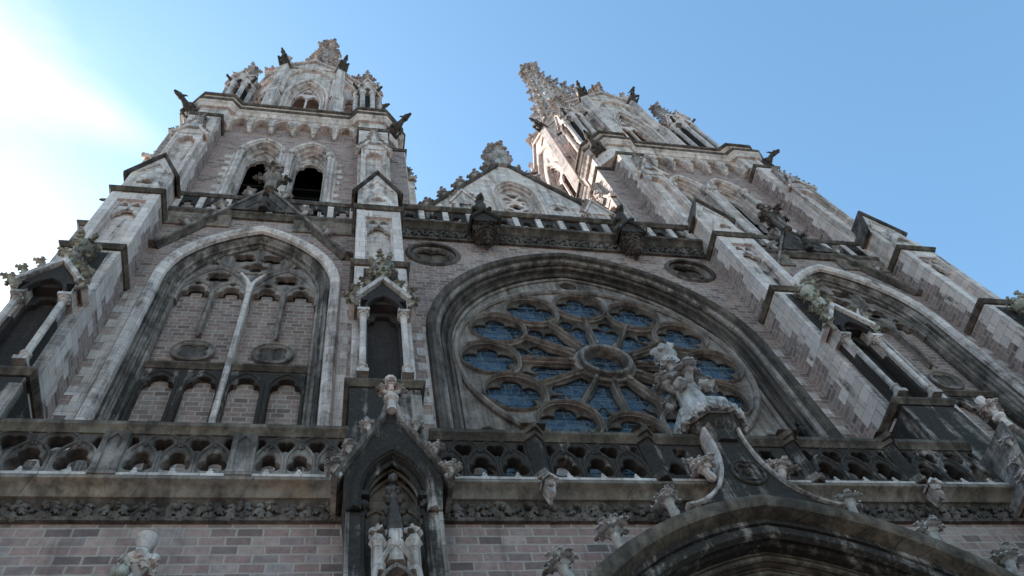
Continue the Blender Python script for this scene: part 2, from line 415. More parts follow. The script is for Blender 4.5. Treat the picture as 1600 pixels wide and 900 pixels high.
def leafband(m, x0, x1, y, z0, z1, step=.5, dens=7):
    """carved foliage frieze: curling lobed leaves filling a hollow, every cluster a little different"""
    n = max(1, int((x1-x0)/step)); st = (x1-x0)/n; hz = (z1-z0)
    for i in range(n):
        c = x0+st*(i+.5+random.uniform(-.06, .06)); z = (z0+z1)/2+hz*random.uniform(-.05, .05); a0 = random.random()*6
        for j in range(dens):
            a = a0+2*pi*j/dens+random.uniform(-.3, .3); D = (cos(a)*st*.9, -.12, sin(a)*hz*.9); L = (.42*st+.42*hz)*.62*random.uniform(.8, 1.15)
            blade(m, (c+.05*cos(a), y-.03, z+.05*sin(a)), D, (0, -1, .25), L, L*.36)
        for j in range(3): m.lump((c+random.uniform(-.06, .06), y-.08, z+random.uniform(-.06, .06)), (.045, .05, .045), None, .4)
def column(m, x, y, z0, z1, r, n=10):
    h = z1-z0
    m.box(x-r*1.7, x+r*1.7, y-r*1.7, y+r*1.7, z0, z0+r*1.6)
    m.lathe([(r*1.6, z0+r*1.6), (r*1.55, z0+r*2.6), (r*1.15, z0+r*3.), (r*1.15, z0+r*3.6), (r*1.6, z0+r*4.), (r*1.6, z0+r*4.5), (r, z0+r*5.),
             (r, z1-r*4.2), (r*1.3, z1-r*4.), (r*1.3, z1-r*3.7), (r*1.02, z1-r*3.5), (r*1.25, z1-r*2.4), (r*1.75, z1-r*1.3)], x, y, n)
    for k in range(8):
        a = k*pi/4; m.lump((x+r*1.4*cos(a), y+r*1.4*sin(a), z1-r*1.9), r*.55, None, .35)
    m.box(x-r*1.9, x+r*1.9, y-r*1.9, y+r*1.9, z1-r*1.3, z1)
def gargoyle(m, L=1.7, s=1.):
    """a crouching beast leaning out along +x: haunches, ribbed body, wings, forelegs, neck, eared head with open jaws"""
    P = [(-.25, 0, -.05), (.1, 0, 0), (.45, 0, .02), (.8, 0, .1), (1.05, 0, .24), (1.22, 0, .36), (1.36, 0, .4)]
    k = L/1.7; P = [(x*k, y, z*k) for x, y, z in P]
    m.tube(P, [.3*s, .33*s, .27*s, .26*s, .17*s, .14*s, .16*s], 9, .85)
    hx, hz = 1.46*k, .41*k
    m.lump((hx, 0, hz), (.2*s, .16*s, .17*s), None, .2, False)
    m.tube([(hx+.06, 0, hz+.03), (hx+.24*s, 0, hz+.0), (hx+.36*s, 0, hz-.05)], [.14*s, .1*s, .06*s], 7)
    m.tube([(hx, 0, hz-.1*s), (hx+.16*s, 0, hz-.17*s), (hx+.26*s, 0, hz-.22*s)], [.1*s, .07*s, .04*s], 6)
    for e in (-1, 1):
        m.tube([(hx-.06, e*.09*s, hz+.1*s), (hx-.14*s, e*.15*s, hz+.26*s), (hx-.22*s, e*.17*s, hz+.33*s)], [.06*s, .045*s, .01], 5)
        m.lump((hx+.1*s, e*.1*s, hz+.09*s), .045*s)
        m.lump((.02, e*.26*s, -.1*s), (.3*s, .13*s, .26*s), None, .2, False)
        m.tube([(.1, e*.28*s, -.2*s), (.42*k, e*.27*s, -.34*s), (.5*k, e*.26*s, -.42*s)], [.12*s, .08*s, .07*s], 6)
        m.tube([(.78*k, e*.2*s, .04), (.82*k, e*.27*s, -.2*s), (.62*k, e*.26*s, -.36*s), (.74*k, e*.26*s, -.4*s)], [.12*s, .09*s, .07*s, .05*s], 6)
        w = [(.85*k, e*.2*s, .2*s), (.35*k, e*.3*s, .52*s), (-.15*k, e*.34*s, .42*s), (-.3*k, e*.3*s, .1*s), (.1*k, e*.3*s, .08*s), (.45*k, e*.26*s, .05*s)]
        w2 = [(x, y-e*.07*s, z) for x, y, z in w]; n = len(w)
        m.add(w+w2, [tuple(range(n)), tuple(range(2*n-1, n-1, -1))]+[(i, n+i, n+(i+1) % n, (i+1) % n) for i in range(n)])
CAMPOS = (-7.2104, -11.0622, 1.6); CAMROT = (0.4269, 1.0731, -0.3222, 1286.97); EXPO = 1.40
# ------------------------------------------------------------------ the church
def empty(name, label, cat, loc=(0, 0, 0)):
    o = bpy.data.objects.new(name, None); COL.objects.link(o); o.location = loc; o['label'] = label; o['category'] = cat; return o
church = empty('church', 'tall twin-towered Gothic church of mauve brick and soot-blackened pale stone', 'church')
TX = 10.1                      # tower axis
PX = lambda a, b, c: (c, a, b)  # (y, z) profile run along x
def run(m, prof, x0, x1): m.prism(prof, x0, x1, PX)

# --- porch wall with the great portal
PORT = arch(0, 5.34, 0, 5.64, 11.83, 18)
def inset(path, d): 
    m = M(); m.sweep(path, [(-d, 0), (-d-.01, 0), (-d, .01)]); return [(v[0], v[2]) for v in m.v[0::3]]
m = M(); m.plate([(-15.2, .02), (15.2, .02), (15.2, 11.78), (-15.2, 11.78)], [[(x, max(z, .06)) for x, z in inset(PORT, .12)]], -1.72, -1.25)
porch = m.obj('porch_wall', 'porch', church)
m = M(); m.box(-15.2, -13.3, -1.25, 0, 0, 12.3); m.box(13.3, 15.2, -1.25, 0, 0, 12.3); m.box(-15.2, 15.2, -1.7, .05, 12.1, 12.4)
m.obj('balcony_floor', 'sooty', porch)
BAYS = [(-13.0, -7.02), (-5.58, 5.58), (7.02, 13.0)]
COR = [(-1.6, 12.14), (-1.9, 12.14), (-1.93, 12.17), (-1.95, 12.2), (-2.03, 12.27), (-2.1, 12.29), (-2.13, 12.31), (-2.13, 12.37), (-2.08, 12.42), (-1.6, 12.42)]
for a, b in BAYS:
    segs = [(a, b)] if abs(a) > 6 else [(a, -.3), (.3, b)]
    for p, q in segs:
        m = M(); run(m, COR, p, q); m.obj('gutter_cornice', 'gutter', porch)
        m = M(); m.use(0); run(m, [(-1.65, 11.74), (-1.8, 11.74), (-1.82, 11.8), (-1.77, 11.81), (-1.75, 12.06), (-1.86, 12.14), (-1.65, 12.14)], p, q)
        m.use(1); leafband(m, p+.05, q-.05, -1.8, 11.78, 12.12, .43, 9)
        m.obj('carved_frieze', ['carve', 'carve'], porch)
for s in (-1, 1):
    m = M(); x = 3.67*s
    m.prism([(x-.08, 12.24), (x-.095, 12.14), (x-.03, 11.9), (x+.03, 11.9), (x+.095, 12.14), (x+.08, 12.24), (x, 12.3)], -2.26, -2.0)
    m.prism([(x-.14, 12.16), (x, 12.28), (x+.14, 12.16), (x+.14, 12.21), (x, 12.34), (x-.14, 12.21)], -2.33, -2.05)
    m.lump((x, -2.24, 11.92), (.06, .09, .12), None, .3); m.lump((x, -2.28, 12.08), (.07, .06, .05), None, .3, False); m.obj('water_spout', 'stone', porch)

# --- portal archivolts
m = M(); m.sweep(PORT, [(-.3, -2.12), (-.24, -2.3), (-.12, -2.36), (-.02, -2.34), (.03, -2.26), (.03, -1.7), (-.3, -1.7)])
portal = m.obj('portal_arch', 'portalhood', church)
P2 = inset(PORT, .3)
m = M(); m.sweep(P2, jamb(.34, .42, 1, 0, -2.05)); m.obj('arch_order', 'black', portal)
P3 = inset(P2, .34)
m = M(); m.sweep(P3, jamb(.3, .4, 2, 0, -1.63)); m.obj('arch_order', 'portalhood', portal)
P4 = inset(P3, .3)
m = M(); m.sweep(P4, [(0, -1.23), (-.02, -1.23), (-.05, -1.05), (-.06, -.65), (.2, -.65), (.2, -1.2)]); m.obj('arch_order', 'ochre', portal)
P5 = inset(P4, .1)
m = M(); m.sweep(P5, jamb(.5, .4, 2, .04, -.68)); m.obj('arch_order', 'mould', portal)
P6 = inset(P5, .45)
m = M(); m.prism([(x, max(z, .03)) for x, z in P6], -.35, -.2); m.obj('tympanum', 'ochre', portal)
m = M(); m.box(-1.9, -.02, -.42, -.36, .03, 5.2); m.box(.02, 1.9, -.42, -.36, .03, 5.2); m.obj('portal_door', 'slate', portal)
# ogee gable over the portal with rosette, bracket and great finial
og = []
for i in range(13):
    t = i/12; og.append((1.45*(1-t)**2+.34*t, 11.52+2.1*t**1.55+.05*t))
ogee = [(x, z) for x, z in og]; outl = [(-x, z) for x, z in ogee]+[(x, z) for x, z in reversed(ogee)]+[(.7, 11.68), (0, 11.72), (-.7, 11.68)]
m = M(); m.use(0); m.plate(outl, [], -2.31, -1.98, .02)
m.use(1)
for q in ([(-x, z) for x, z in ogee], [(x, z) for x, z in reversed(ogee)]): m.sweep(q, [(-.02, -2.32), (-.01, -2.37), (.02, -2.39), (.055, -2.35), (.06, -2.0), (-.02, -2.0)])
spand = m.obj('ogee_gable', ['black', 'stone'], portal)
m = M(); m.sweep(circ(0.02, 12.4, .3, 28), bead(0, -2.33, .04), closed=True); m.sweep(foil(.02, 12.4, .24, 4, pi/4, 40), bead(0, -2.33, .035, 6), closed=True)
m.lump((.02, -2.32, 12.4), (.09, .07, .09), None, .3, False); m.obj('rosette', 'sooty', spand)
m = M(); m.lathe([(.4, 13.3), (.4, 13.62), (.54, 13.76), (.56, 13.92), (.5, 14.0)], 0, -2.02, 8, pi/8)
m.use(1); m.lathe([(.52, 13.9), (.64, 14.0), (.68, 14.1), (.68, 14.3), (.64, 14.38), (.5, 14.4)], 0, -2.02, 8, pi/8)
for k in range(32):
    a = 2*pi*k/32; m.lump((.66*cos(a), -2.02+.66*sin(a), 13.98+.03*(k % 2)), (.08, .08, .12), None, .5, False)
m.obj('bracket', ['black', 'leaf'], portal)
m = M()
m.lathe([(.44, 14.38), (.34, 14.7), (.26, 15.3), (.25, 15.9), (.22, 16.2), (.24, 16.5), (.16, 16.7), (.26, 16.85), (.2, 17.05), (.05, 17.15)], 0, -2.02, 10)
def bigleaf(m, p, out, s):
    """a flaring leafy crocket: thick curled stalk and a crumpled cup of leaves"""
    o, sd, up = basis(out); p = Vector(p); Z = Vector((0, 0, 1))
    m.tube([p-o*s*.02-Z*s*.03, p+o*s*.12, p+o*s*.26+Z*s*.1, p+o*s*.33+Z*s*.24], [s*.14, s*.19, s*.15, s*.2], 8)
    e = p+o*s*.37+Z*s*.4; ax = (o*.35+Z).normalized(); t1 = ax.cross(sd).normalized()
    for h, n, L, el in ((-.24, 5, .66, 1.0), (-.1, 5, .56, 1.9), (.06, 3, .4, 4.)):
        for k in range(n):
            a = 2*pi*(k+random.uniform(-.22, .22))/n+h*9; rd = sd*cos(a)+t1*sin(a); tn = t1*cos(a)-sd*sin(a); l = s*L*random.uniform(.78, 1.2)
            b0 = e+ax*s*h+rd*s*.06; D = (rd+ax*el).normalized(); N = ax*.6-rd; N = (N-D*N.dot(D)).normalized()
            blade(m, b0, D, N, l, l*.36)
            for t, q, w in ((.72, 0, .13), (.5, .28, .1), (.5, -.28, .1), (.85, .14, .08), (.85, -.14, .08)):
                m.lump(b0+D*l*t*(1-.22*t)+N*l*(.42*t-.85*t*t-.03)+tn*l*q, (l*w, l*w, l*w*.9), None, .7, s > .4)
    m.lump(e, (s*.15, s*.15, s*.2), None, .4, False)
for k in range(4):
    a = k*pi/2; bigleaf(m, (.2*cos(a), -2.02+.2*sin(a), 15.45), (cos(a), sin(a), .0), .58)
    a += pi/4; bigleaf(m, (.14*cos(a), -2.02+.14*sin(a), 15.95), (cos(a), sin(a), .1), .42)
    m.lump((.42*cos(a), -2.02+.42*sin(a), 15.2), (.16, .16, .1), None, .6, False)
for k in range(6): m.lump((.17*cos(k*1.05), -2.02+.17*sin(k*1.05), 16.9+.06*(k % 2)), (.12, .12, .15), None, .5, False)
m.obj('finial', 'leaf', portal, label='large weathered leafy finial standing on the balcony rail')
def onport(x): 
    return max((z for (px, z), (qx, qz) in zip(PORT, PORT[1:]) if min(px, qx) <= x <= max(px, qx)), default=11.8)
for s in (-1, 1):
    for x in (1.62, 2.75, 3.72, 4.5):
        m = M(); c = Vector((x*s+.944*s, 0, onport(x)-5.64)).normalized(); bigleaf(m, (x*s+.02*c.x, -2.15, onport(x)+.02), (c.x*.8, -.3, c.z*.75), .5)
        m.obj('crocket', 'leaf', portal)
    m = M(); bigleaf(m, (.62*s, -2.2, 12.35), (s*.8, -.35, .4), .5); m.obj('crocket', 'pale', portal)

# --- side portals: steep gable rising from below the frame
def side_gable():
    m = M(); z0, z1 = 6.2, 9.85
    m.use(0); m.prism([(-1.7, z0), (1.7, z0), (0, z1)], -2.1, -1.7)
    m.use(1); m.sweep([(-1.8, z0-.1), (0, z1), (1.8, z0-.1)], [(-.05, -2.3), (.16, -2.3), (.16, -1.72), (-.05, -1.72)])
    o = m.obj('side_portal_gable', ['sooty', 'pale'], church)
    m = M(); m.lathe([(.13, z1-.1), (.085, z1+.3), (.08, z1+.5), (.2, z1+.66), (.22, z1+.74), (.12, z1+.8), (.085, z1+.86), (.09, z1+1.02), (.15, z1+1.12), (.15, z1+1.2), (.1, z1+1.24)], 0, -2.1, 14)
    for k in range(5): a = k*2*pi/5-1.57; m.lump((.2*cos(a), -2.1+.2*sin(a), z1+.7), (.08, .08, .07), None, .6, False); m.lump((.15*cos(a+.6), -2.1+.15*sin(a+.6), z1+.6), (.06, .06, .08), None, .6, False)
    m.obj('finial', 'pale', o)
    m = M(); m.lump((-.17, -2.2, z1+.42), .13, None, .2, False); m.lump((-.13, -2.2, z1+.62), .09, None, .3, False); m.lump((-.2, -2.2, z1+.2), .12, None, .3, False); m.obj('crocket', 'lichen', o)
    for s in (-1, 1):
        for t in (.12, .3, .5, .7, .88):
            m = M(); bigleaf(m, (1.8*s*t, -2.1, z1-(z1-z0)*t), (s*.7, -.5, .4), .36); m.obj('crocket', 'leaf', o)
    return o
sg = side_gable(); sg.location = (-9.76, 0, 0); dup(sg, church, (9.76, 0, 0))

# --- balcony balustrades
def tracery_panel(w, z0=12.52, z1=13.54, y0=-2.03, y1=-1.78):
    m = M(); h = z1-z0; n = 3; lw = w/n; hs = []
    zc = z0+.29
    for i in range(n):
        c = -w/2+lw*(i+.5); r = lw*.24
        D = [(c-lw*.17, zc-.04, r), (c+lw*.17, zc-.04, r), (c, zc+lw*.27, r*.95)]
        hs.append(star(c, zc+.08, D, n=34)); 
    zq = z0+.76
    for i in range(n-1):
        c = -w/2+lw*(i+1); hs.append(foil(c, zq, lw*.33, 4, pi/4, 32))
    for s in (-1, 1):
        e = s*(w/2-.05); hs.append([(e, zq-.14), (e, zq+.2), (e-s*.1, zq+.18), (e-s*lw*.25, zq+.02), (e-s*.1, zq-.14)])
    m.plate([(-w/2, z0), (w/2, z0), (w/2, z1), (-w/2, z1)], hs, y0, y1, .022)
    for i in range(n):
        c = -w/2+lw*(i+.5); m.sweep(arch(c, lw*.46, z0, zc+.02, z0+.8, 7), bead(0, y0-.005, .03, 6))
    for i in range(n-1): m.sweep(arch(-w/2+lw*(i+1), lw*.46, zq-.08, zq+.0, z1, 6), bead(0, y0-.003, .026, 6))
    for i in range(n):   # little pointed stumps on the sill
        c = -w/2+lw*(i+.5); m.use(1); m.frus(c-.07, c+.07, y0-.03, y0+.05, z0-.01, c-.012, c+.012, y0-.01, y0+.03, z0+.15)
        m.use(0)
    return m
def flat_post():
    m = M(); m.use(0); m.box(-.19, .19, -2.08, -1.85, 12.42, 13.55); m.box(-.2, -.11, -2.12, -2.08, 12.56, 13.52); m.box(.11, .2, -2.12, -2.08, 12.56, 13.52)
    m.prism([(-.11, 13.3), (0, 13.46), (.11, 13.3), (.11, 13.5), (-.11, 13.5)], -2.11, -2.08); m.use(1); m.box(-.21, .21, -2.125, -1.85, 12.425, 12.56); return m
def post(z0=12.42, z1=13.56):
    m = M(); pl = lambda r, f, b=-1.85: [(-r, b), (-r, -2.04), (0, f), (r, -2.04), (r, b)]
    m.use(0); m.prism(pl(.16, -2.19), z0, z1, XY)
    m.use(1)
    for k in range(3): m.prism(pl(.21-.02*k, -2.25+.02*k), z0+.001+.065*k, z0+.055+.065*k, XY)
    return m
def rail(m, x0, x1):
    run(m, [(-1.8, 13.52), (-2.06, 13.52), (-2.08, 13.57), (-2.12, 13.62), (-2.15, 13.65), (-2.15, 13.74), (-2.06, 13.81), (-1.82, 13.81), (-1.75, 13.74), (-1.75, 13.65)], x0, x1)
def balustrade(x0, x1, posts, gap=None, flat=False):
    m = M(); run(m, [(-1.82, 12.42), (-2.1, 12.42), (-2.1, 12.48), (-2.06, 12.53), (-1.82, 12.53)], x0, x1)
    o = m.obj('balustrade', 'pale', church)
    m = M(); rail(m, x0, x1)
    for p in ([] if flat else posts):
        for r, f, a, b in ((.19, -2.25, 13.53, 13.64), (.24, -2.33, 13.645, 13.79)):
            m.prism([(p-r, -1.8), (p-r, -2.07), (p, f), (p+r, -2.07), (p+r, -1.8)], a, b, XY)
        m.frus(p-.24, p+.24, -2.28, -1.8, 13.79, p-.03, p+.03, -2.1, -1.85, 13.92)
    m.obj('rail', 'ledge', o)
    xs = [x0]+list(posts)+[x1]
    for p in posts: (flat_post() if flat else post()).obj('post', ['parapet' if flat else 'black', 'hood'], o, (p, 0, 0))
    for a, b in zip(xs, xs[1:]):
        a2 = a+(.16 if a in posts else 0); b2 = b-(.16 if b in posts else 0)
        if gap and a < 0 < b: 
            for c, d in ((a2, -.42), (.42, b2)): half(c, d, o)
            continue
        tracery_panel(b2-a2).obj('tracery_panel', ['parapet' if flat else 'sooty', 'pale'], o, ((a2+b2)/2, 0, 0))
    return o
def half(a, b, o):
    w = b-a; m = M(); hs = []; n = 2; lw = w/n
    for i in range(n):
        c = -w/2+lw*(i+.5); r = lw*.25
        hs.append(star(c, 12.85, [(c-lw*.16, 12.78, r*.9), (c+lw*.16, 12.78, r*.9), (c, 12.78+lw*.28, r*.9)], n=30))
    hs.append(foil(0, 13.3, lw*.34, 4, pi/4, 32))
    m.plate([(-w/2, 12.52), (w/2, 12.52), (w/2, 13.54), (-w/2, 13.54)], hs, -2.03, -1.78, .02)
    m.obj('tracery_panel', ['sooty'], o, ((a+b)/2, 0, 0))
balustrade(-13.0, -7.02, [-10.75, -8.72], None, True); balustrade(-5.58, 5.58, [-3.67, -1.5, 1.5, 3.67], True); balustrade(7.02, 13.0, [8.72, 10.75], None, True)

# --- main walls
m = M(); ROSE = arch(0, 4.85, 11.6, 20.8, 26.5, 20)
m.plate([(-6, 11.5), (6, 11.5), (6, 28.6), (-6, 28.6)], [ROSE, circ(-4.48, 26.1, .86, 30), circ(4.48, 26.1, .86, 30)], 0, .5)
nave = m.obj('nave_wall', 'brick', church)
def toothed(parent, path, y, seed, w0=.3, w1=.62, h=.37, mat='pale'):
    R = random.Random(seed)
    for s in (-1, 1):
        z = 14.2 if y == 0 and path[1] < 30 else 29.9; k = 0; m = M()
        while z < path[1]:
            w = (w1 if k % 2 else w0)*R.uniform(.85, 1.12); x = path[0]
            a, b = (path[2]+s*x, path[2]+s*(x+w)); m.box(min(a, b), max(a, b), y-.012, y+.2, z, z+h-.004); z += h; k += 1
        m.obj('quoin_stones', mat, parent)
toothed(nave, (4.98, 21.2, 0), 0, 3, .12, .38)
for s in (-1, 1):
    m = M(); m.sweep(circ(4.48*s, 26.1, .86, 36), [(.1, .0), (.11, -.05), (.04, -.08), (-.03, -.04), (-.08, .05), (-.1, .2), (.1, .3)], closed=True)
    o = m.obj('oculus', 'mould', nave)
    m = M(); m.plate(circ(4.48*s, 26.1, .8, 36), [foil(4.48*s, 26.1, .64, 4, pi/4, 40)], .07, .2, .03); m.sweep(foil(4.48*s, 26.1, .69, 4, pi/4, 40), bead(0, .07, .03, 6), closed=True)
    m.use(1); m.prism(circ(4.48*s, 26.1, .8, 24), .26, .3); m.obj('quatrefoil', ['hood', 'mould'], nave)

# --- rose window
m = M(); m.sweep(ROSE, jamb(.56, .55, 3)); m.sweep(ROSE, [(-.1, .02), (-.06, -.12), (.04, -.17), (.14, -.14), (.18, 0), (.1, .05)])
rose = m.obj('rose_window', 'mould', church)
m = M(); m.sweep(inset(ROSE, .12), [(.03, .0), (-.03, -.015), (-.1, .05), (-.1, .14), (.03, .14)]); m.obj('voussoirs', 'hood', rose)
RC = (0.06, 20.62); IN = inset(ROSE, .5); RO = 4.22
def pol(r, a): return (RC[0]+r*cos(a), RC[1]+r*sin(a))
def petal(a, r0=.9, g=.055, rc=.9):
    """light between two spokes: straight sides, then the curves of the two neighbouring circles, meeting in a point"""
    tn = math.tan(radians(15)); cx, cq = 3.3*cos(radians(15)), 3.3*sin(radians(15)); side = []; r = r0
    while hypot(r-cx, r*tn-g-cq) > rc and r < 2.7: side.append((r, r*tn-g)); r += .12
    t0 = atan2(r*tn-g-cq, r-cx) % (2*pi); zq = .035; t1 = atan2(zq-cq, -sqrt(rc*rc-(cq-zq)**2)) % (2*pi)
    side += [(cx+rc*cos(t0+(t1-t0)*k/8), cq+rc*sin(t0+(t1-t0)*k/8)) for k in range(9)]
    loc = [(r, -q) for r, q in side]+[(side[-1][0]+.04, 0)]+list(reversed(side))
    return [(RC[0]+r*cos(a)-q*sin(a), RC[1]+r*sin(a)+q*cos(a)) for r, q in loc]
holes = [circ(*pol(3.3, k*pi/6), .79, 36) for k in range(12)]+[circ(RC[0], RC[1], .62, 26)]
pet = [petal(radians(15+30*k)) for k in range(12)]
m = M()
def sanitize(p, a):
    return p
holes += pet
m.plate(circ(RC[0], RC[1], RO, 72), holes, .52, .78, .03)
trac = m
# spandrel tracery outside the circle
sp = [p for p in IN if p[1] > 12]; 
m.sweep(circ(RC[0], RC[1], RO+.02, 72), [(.08, .7), (.08, .46), (.03, .4), (-.04, .4), (-.1, .46), (-.12, .7)], closed=True)
for k in range(12):
    c = pol(3.3, k*pi/6); m.sweep(circ(*c, .835, 36), [(.028, .56), (.024, .44), (0, .41), (-.024, .44), (-.028, .56)], closed=True); m.sweep(circ(*c, .79, 36), bead(0, .53, .016, 6), closed=True)
    a = k*pi/6
    p, q = pol(.9, a), pol(2.46, a); m.sweep([p, q], [(-.03, .56), (-.026, .44), (0, .395), (.026, .44), (.03, .56)])
    ca = M(); 
    m.tube([(*(p[0],), .46, p[1]), (pol(1.08, a)[0], .44, pol(1.08, a)[1])], [.06, .045], 8)
m.sweep(circ(RC[0], RC[1], .72, 30), [(.1, .6), (.1, .42), (.07, .36), (0, .34), (-.05, .36), (-.08, .42), (-.08, .75), (.0, .8)], closed=True)
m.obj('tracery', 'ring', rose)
m = M()
for k in range(12):
    c = pol(3.3, k*pi/6); m.plate(circ(*c, .8, 28), [foil(*c, .765, 5, pi/2, 60, 1.03)], .64, .70, .012)
    a = radians(15+30*k)
    pr = lambda r, q: (RC[0]+r*cos(a)-q*sin(a), RC[1]+r*sin(a)+q*cos(a))
    D = [(*pr(1.98, -.23), .21), (*pr(1.98, .23), .21), (*pr(2.4, 0), .22)]
    head = star(*pr(2.08, 0), D, a-radians(112), a+radians(112), 36, False)
    m.plate(petal(a, .87, .035, .885), [head+[pr(1.6, .28), pr(1.0, .15), pr(1.0, -.15), pr(1.6, -.28)]], .64, .70, .012)
m.obj('cusping', 'mould', rose)
m = M(); m.prism(IN, .735, .76); m.obj('stained_glass', 'glass', rose)
# solid spandrels above the circle with a small trefoil, open ones below
top = [p for p in IN if p[1] >= RC[1]+1.2]
cir = [q for q in circ(RC[0], RC[1], RO, 90) if q[1] > top[0][1]-.4 and q[1] > RC[1]+1.2]; cir.sort(key=lambda q: -q[0])
m = M(); m.plate(top+cir, [circ(0, 25.38, .3, 20)], .55, .73, .02); m.sweep(circ(0, 25.38, .34, 24), bead(0, .55, .05), closed=True)
m.sweep([p for p in inset(ROSE, .62) if p[1] > 20.8], bead(0, .52, .06))
for s in (-1, 1):
    q = [(RC[0]+RO*cos(radians(t)), RC[1]+RO*sin(radians(t))) for t in (range(184, 250, 6) if s < 0 else range(-4, -70, -6))]
    m.plate([(s*4.3, 12)]+[(s*4.3, q[0][1])]+q+[(q[-1][0], 12)], [foil(s*3.72, 17.2, .34, 3, pi/2, 27), [(s*4.0, 13), (s*4.0, 16.4), (s*3.6, 16.7), (s*3.2, 16.2), (s*3.2, 13)]], .55, .73, .03)
    m.sweep([(s*4.2, 12), (s*4.2, 20.5)], bead(0, .5, .07))
m.obj('spandrel', 'ring', rose)

# --- tower windows, blocked with brick
def tower_window():
    W = arch(0, 2.2, 11.6, 23.4, 27.05, 14)
    m = M(); m.sweep(W, jamb(.46, .42, 4)); o = m.obj('pointed_window', 'hood', church)
    m = M(); m.sweep(W, [(-.14, .03), (-.12, -.07), (-.02, -.15), (.1, -.15), (.16, -.06), (.16, .04)]); m.obj('hood_mould', 'stone', o)
    m = M(); m.sweep([p for p in inset(W, .17) if p[1] > 22.9], [(.03, .1), (-.05, .1), (-.12, .2), (-.12, .25), (.03, .25)]); m.obj('voussoirs', 'hood', o)
    toothed(o, (2.3, 22.7, 0), 0, 5, .28, .5)
    I = inset(W, .44); I23 = [p for p in I if p[1] >= 22.95]; xs = (-1.32, -.45, .45, 1.32)
    lights = []
    for c in reversed(xs): lights += light(c, .74, 22.9, 23.35)
    outer = [(I23[0][0], 22.9)]+I23[1:-1]+[(I23[-1][0], 22.9)]+lights
    H = []
    for s in (-1, 1):
        H.append(foil(.885*s, 24.42, .36, 4, pi/4, 36)); H.append(foil(.45*s, 23.98, .1, 3, -pi/2, 18)); H.append(foil(1.32*s, 23.98, .1, 3, -pi/2, 18))
    for k in range(3): a = -pi/2+k*2*pi/3; H.append(foil(.43*cos(a), 25.62+.43*sin(a), .34, 4, a, 32))
    for s in (-1, 1): H.append(foil(1.12*s, 25.35, .15, 3, pi/2, 18))
    m = M(); m.plate(outer, H, .42, .62, .02)
    B = lambda r, y=.42: bead(0, y, r, 7)
    for s in (-1, 1):
        m.sweep(arch(.885*s, .87, 22.9, 23.35, 25.05, 9), B(.065)); m.sweep([p for p in arch(.885*s, .87, 23.3, 23.35, 25.05, 9)], B(.04, .40))
        for q in (-.435, .435): m.sweep(arch(.885*s+q, .42, 22.9, 23.35, 24.1, 7), B(.04))
    m.sweep(circ(0, 25.62, .9, 40), B(.07), closed=True)
    m.obj('tracery', 'ring', o)
    m = M(); m.tube([(0, .38, 11.7), (0, .38, 23.4)], .07, 8); m.box(-.07, .07, .4, .64, 11.7, 23.4)
    for s in (-1, 1): m.tube([(0, .38, 23.4), (.03*s, .38, 23.9), (.14*s, .38, 24.3), (.32*s, .38, 24.66)], [.08, .07, .055, .04], 7)
    m.obj('mullion', 'stone', o)
    for s in (-1, 1):
        m = M(); m.tube([(.885*s, .4, 23.5), (.885*s, .4, 21.2), (.885*s, .42, 20.95)], [.06, .06, .03], 7); m.box(.885*s-.05, .885*s+.05, .42, .64, 21.2, 23.5)
        m.lump((.885*s, .42, 21.3), (.1, .1, .16)); m.obj('mullion', 'ring', o)
        m = M(); m.plate(circ(.885*s, 20.42, .48, 32), [foil(.885*s, 20.42, .37, 4, pi/4, 36)], .52, .62, .03); m.sweep(circ(.885*s, 20.42, .46, 32), B(.035, .52), closed=True); m.use(1); m.prism(circ(.885*s, 20.42, .42, 24), .585, .615); m.obj('medallion', ['ring', 'mould'], o)
    m = M(); m.plate([(-1.72, 12), (1.72, 12), (1.72, 19.4), (-1.72, 19.4)], [light(c, .66, 12.1, 18.7) for c in xs], .44, .62, .02)
    for c in xs: m.sweep(arch(c, .38, 12.1, 18.7, 19.32, 8), B(.04, .44))
    m.obj('blind_arcade', 'sooty', o)
    m = M(); TRP = [(.64, 19.42), (.44, 19.44), (.4, 19.5), (.34, 19.55), (.34, 19.61), (.42, 19.66), (.64, 19.7)]; run(m, TRP, -1.74, -.08); run(m, TRP, .08, 1.74); m.obj('transom', 'ledge', o)
    top = []
    for c in xs: top += [(c-.4, 23.46), (c-.14, 23.46), (c-.14, 23.68), (c+.14, 23.68), (c+.14, 23.46), (c+.4, 23.46)]
    m = M(); m.prism([(-2.1, 11.7), (2.1, 11.7), (2.1, 23.46)]+[p for p in reversed(top)]+[(-2.1, 23.46)], .62, .8); m.obj('brick_infill', 'infill', o)
    m = M(); m.prism([(-1.78, 22.9), (1.78, 22.9)]+list(reversed(I23[1:-1])), .72, .9); m.obj('backing', 'mould', o)
    return o
tw = tower_window(); tw.location = (-9.93, 0, 0); tw.scale = (1.1, 1, 1); dup(tw, church, (9.93, 0, 0))
def tower_wall():
    m = M(); m.plate([(-3.2, 11.5), (3.2, 11.5), (3.2, 28.3), (-3.2, 28.3)], [arch(.0, 2.42, 11.6, 23.4, 27.05, 14)], 0, .5); return m.obj('tower_wall', 'brick', church)
w1 = tower_wall(); w1.location = (-9.93, 0, 0); w2 = dup(w1, church, (9.93, 0, 0))
def shell():
    m = M(); m.use(0)
    m.box(-4.4, -3.9, .5, 9.8, 0, 43.4); m.box(3.9, 4.4, .5, 9.8, 0, 43.4); m.box(-3.9, 3.9, 9.3, 9.8, 0, 43.4)
    m.use(1); m.box(-3.89, 3.89, 1.9, 9.28, 43.0, 43.3); m.box(-3.89, 3.89, 3.4, 3.5, 28, 43)
    return m.obj('tower_wall', ['bricktop', 'dark'], church)
a = shell(); a.location = (-TX, 0, 0); dup(a, church, (TX, 0, 0))

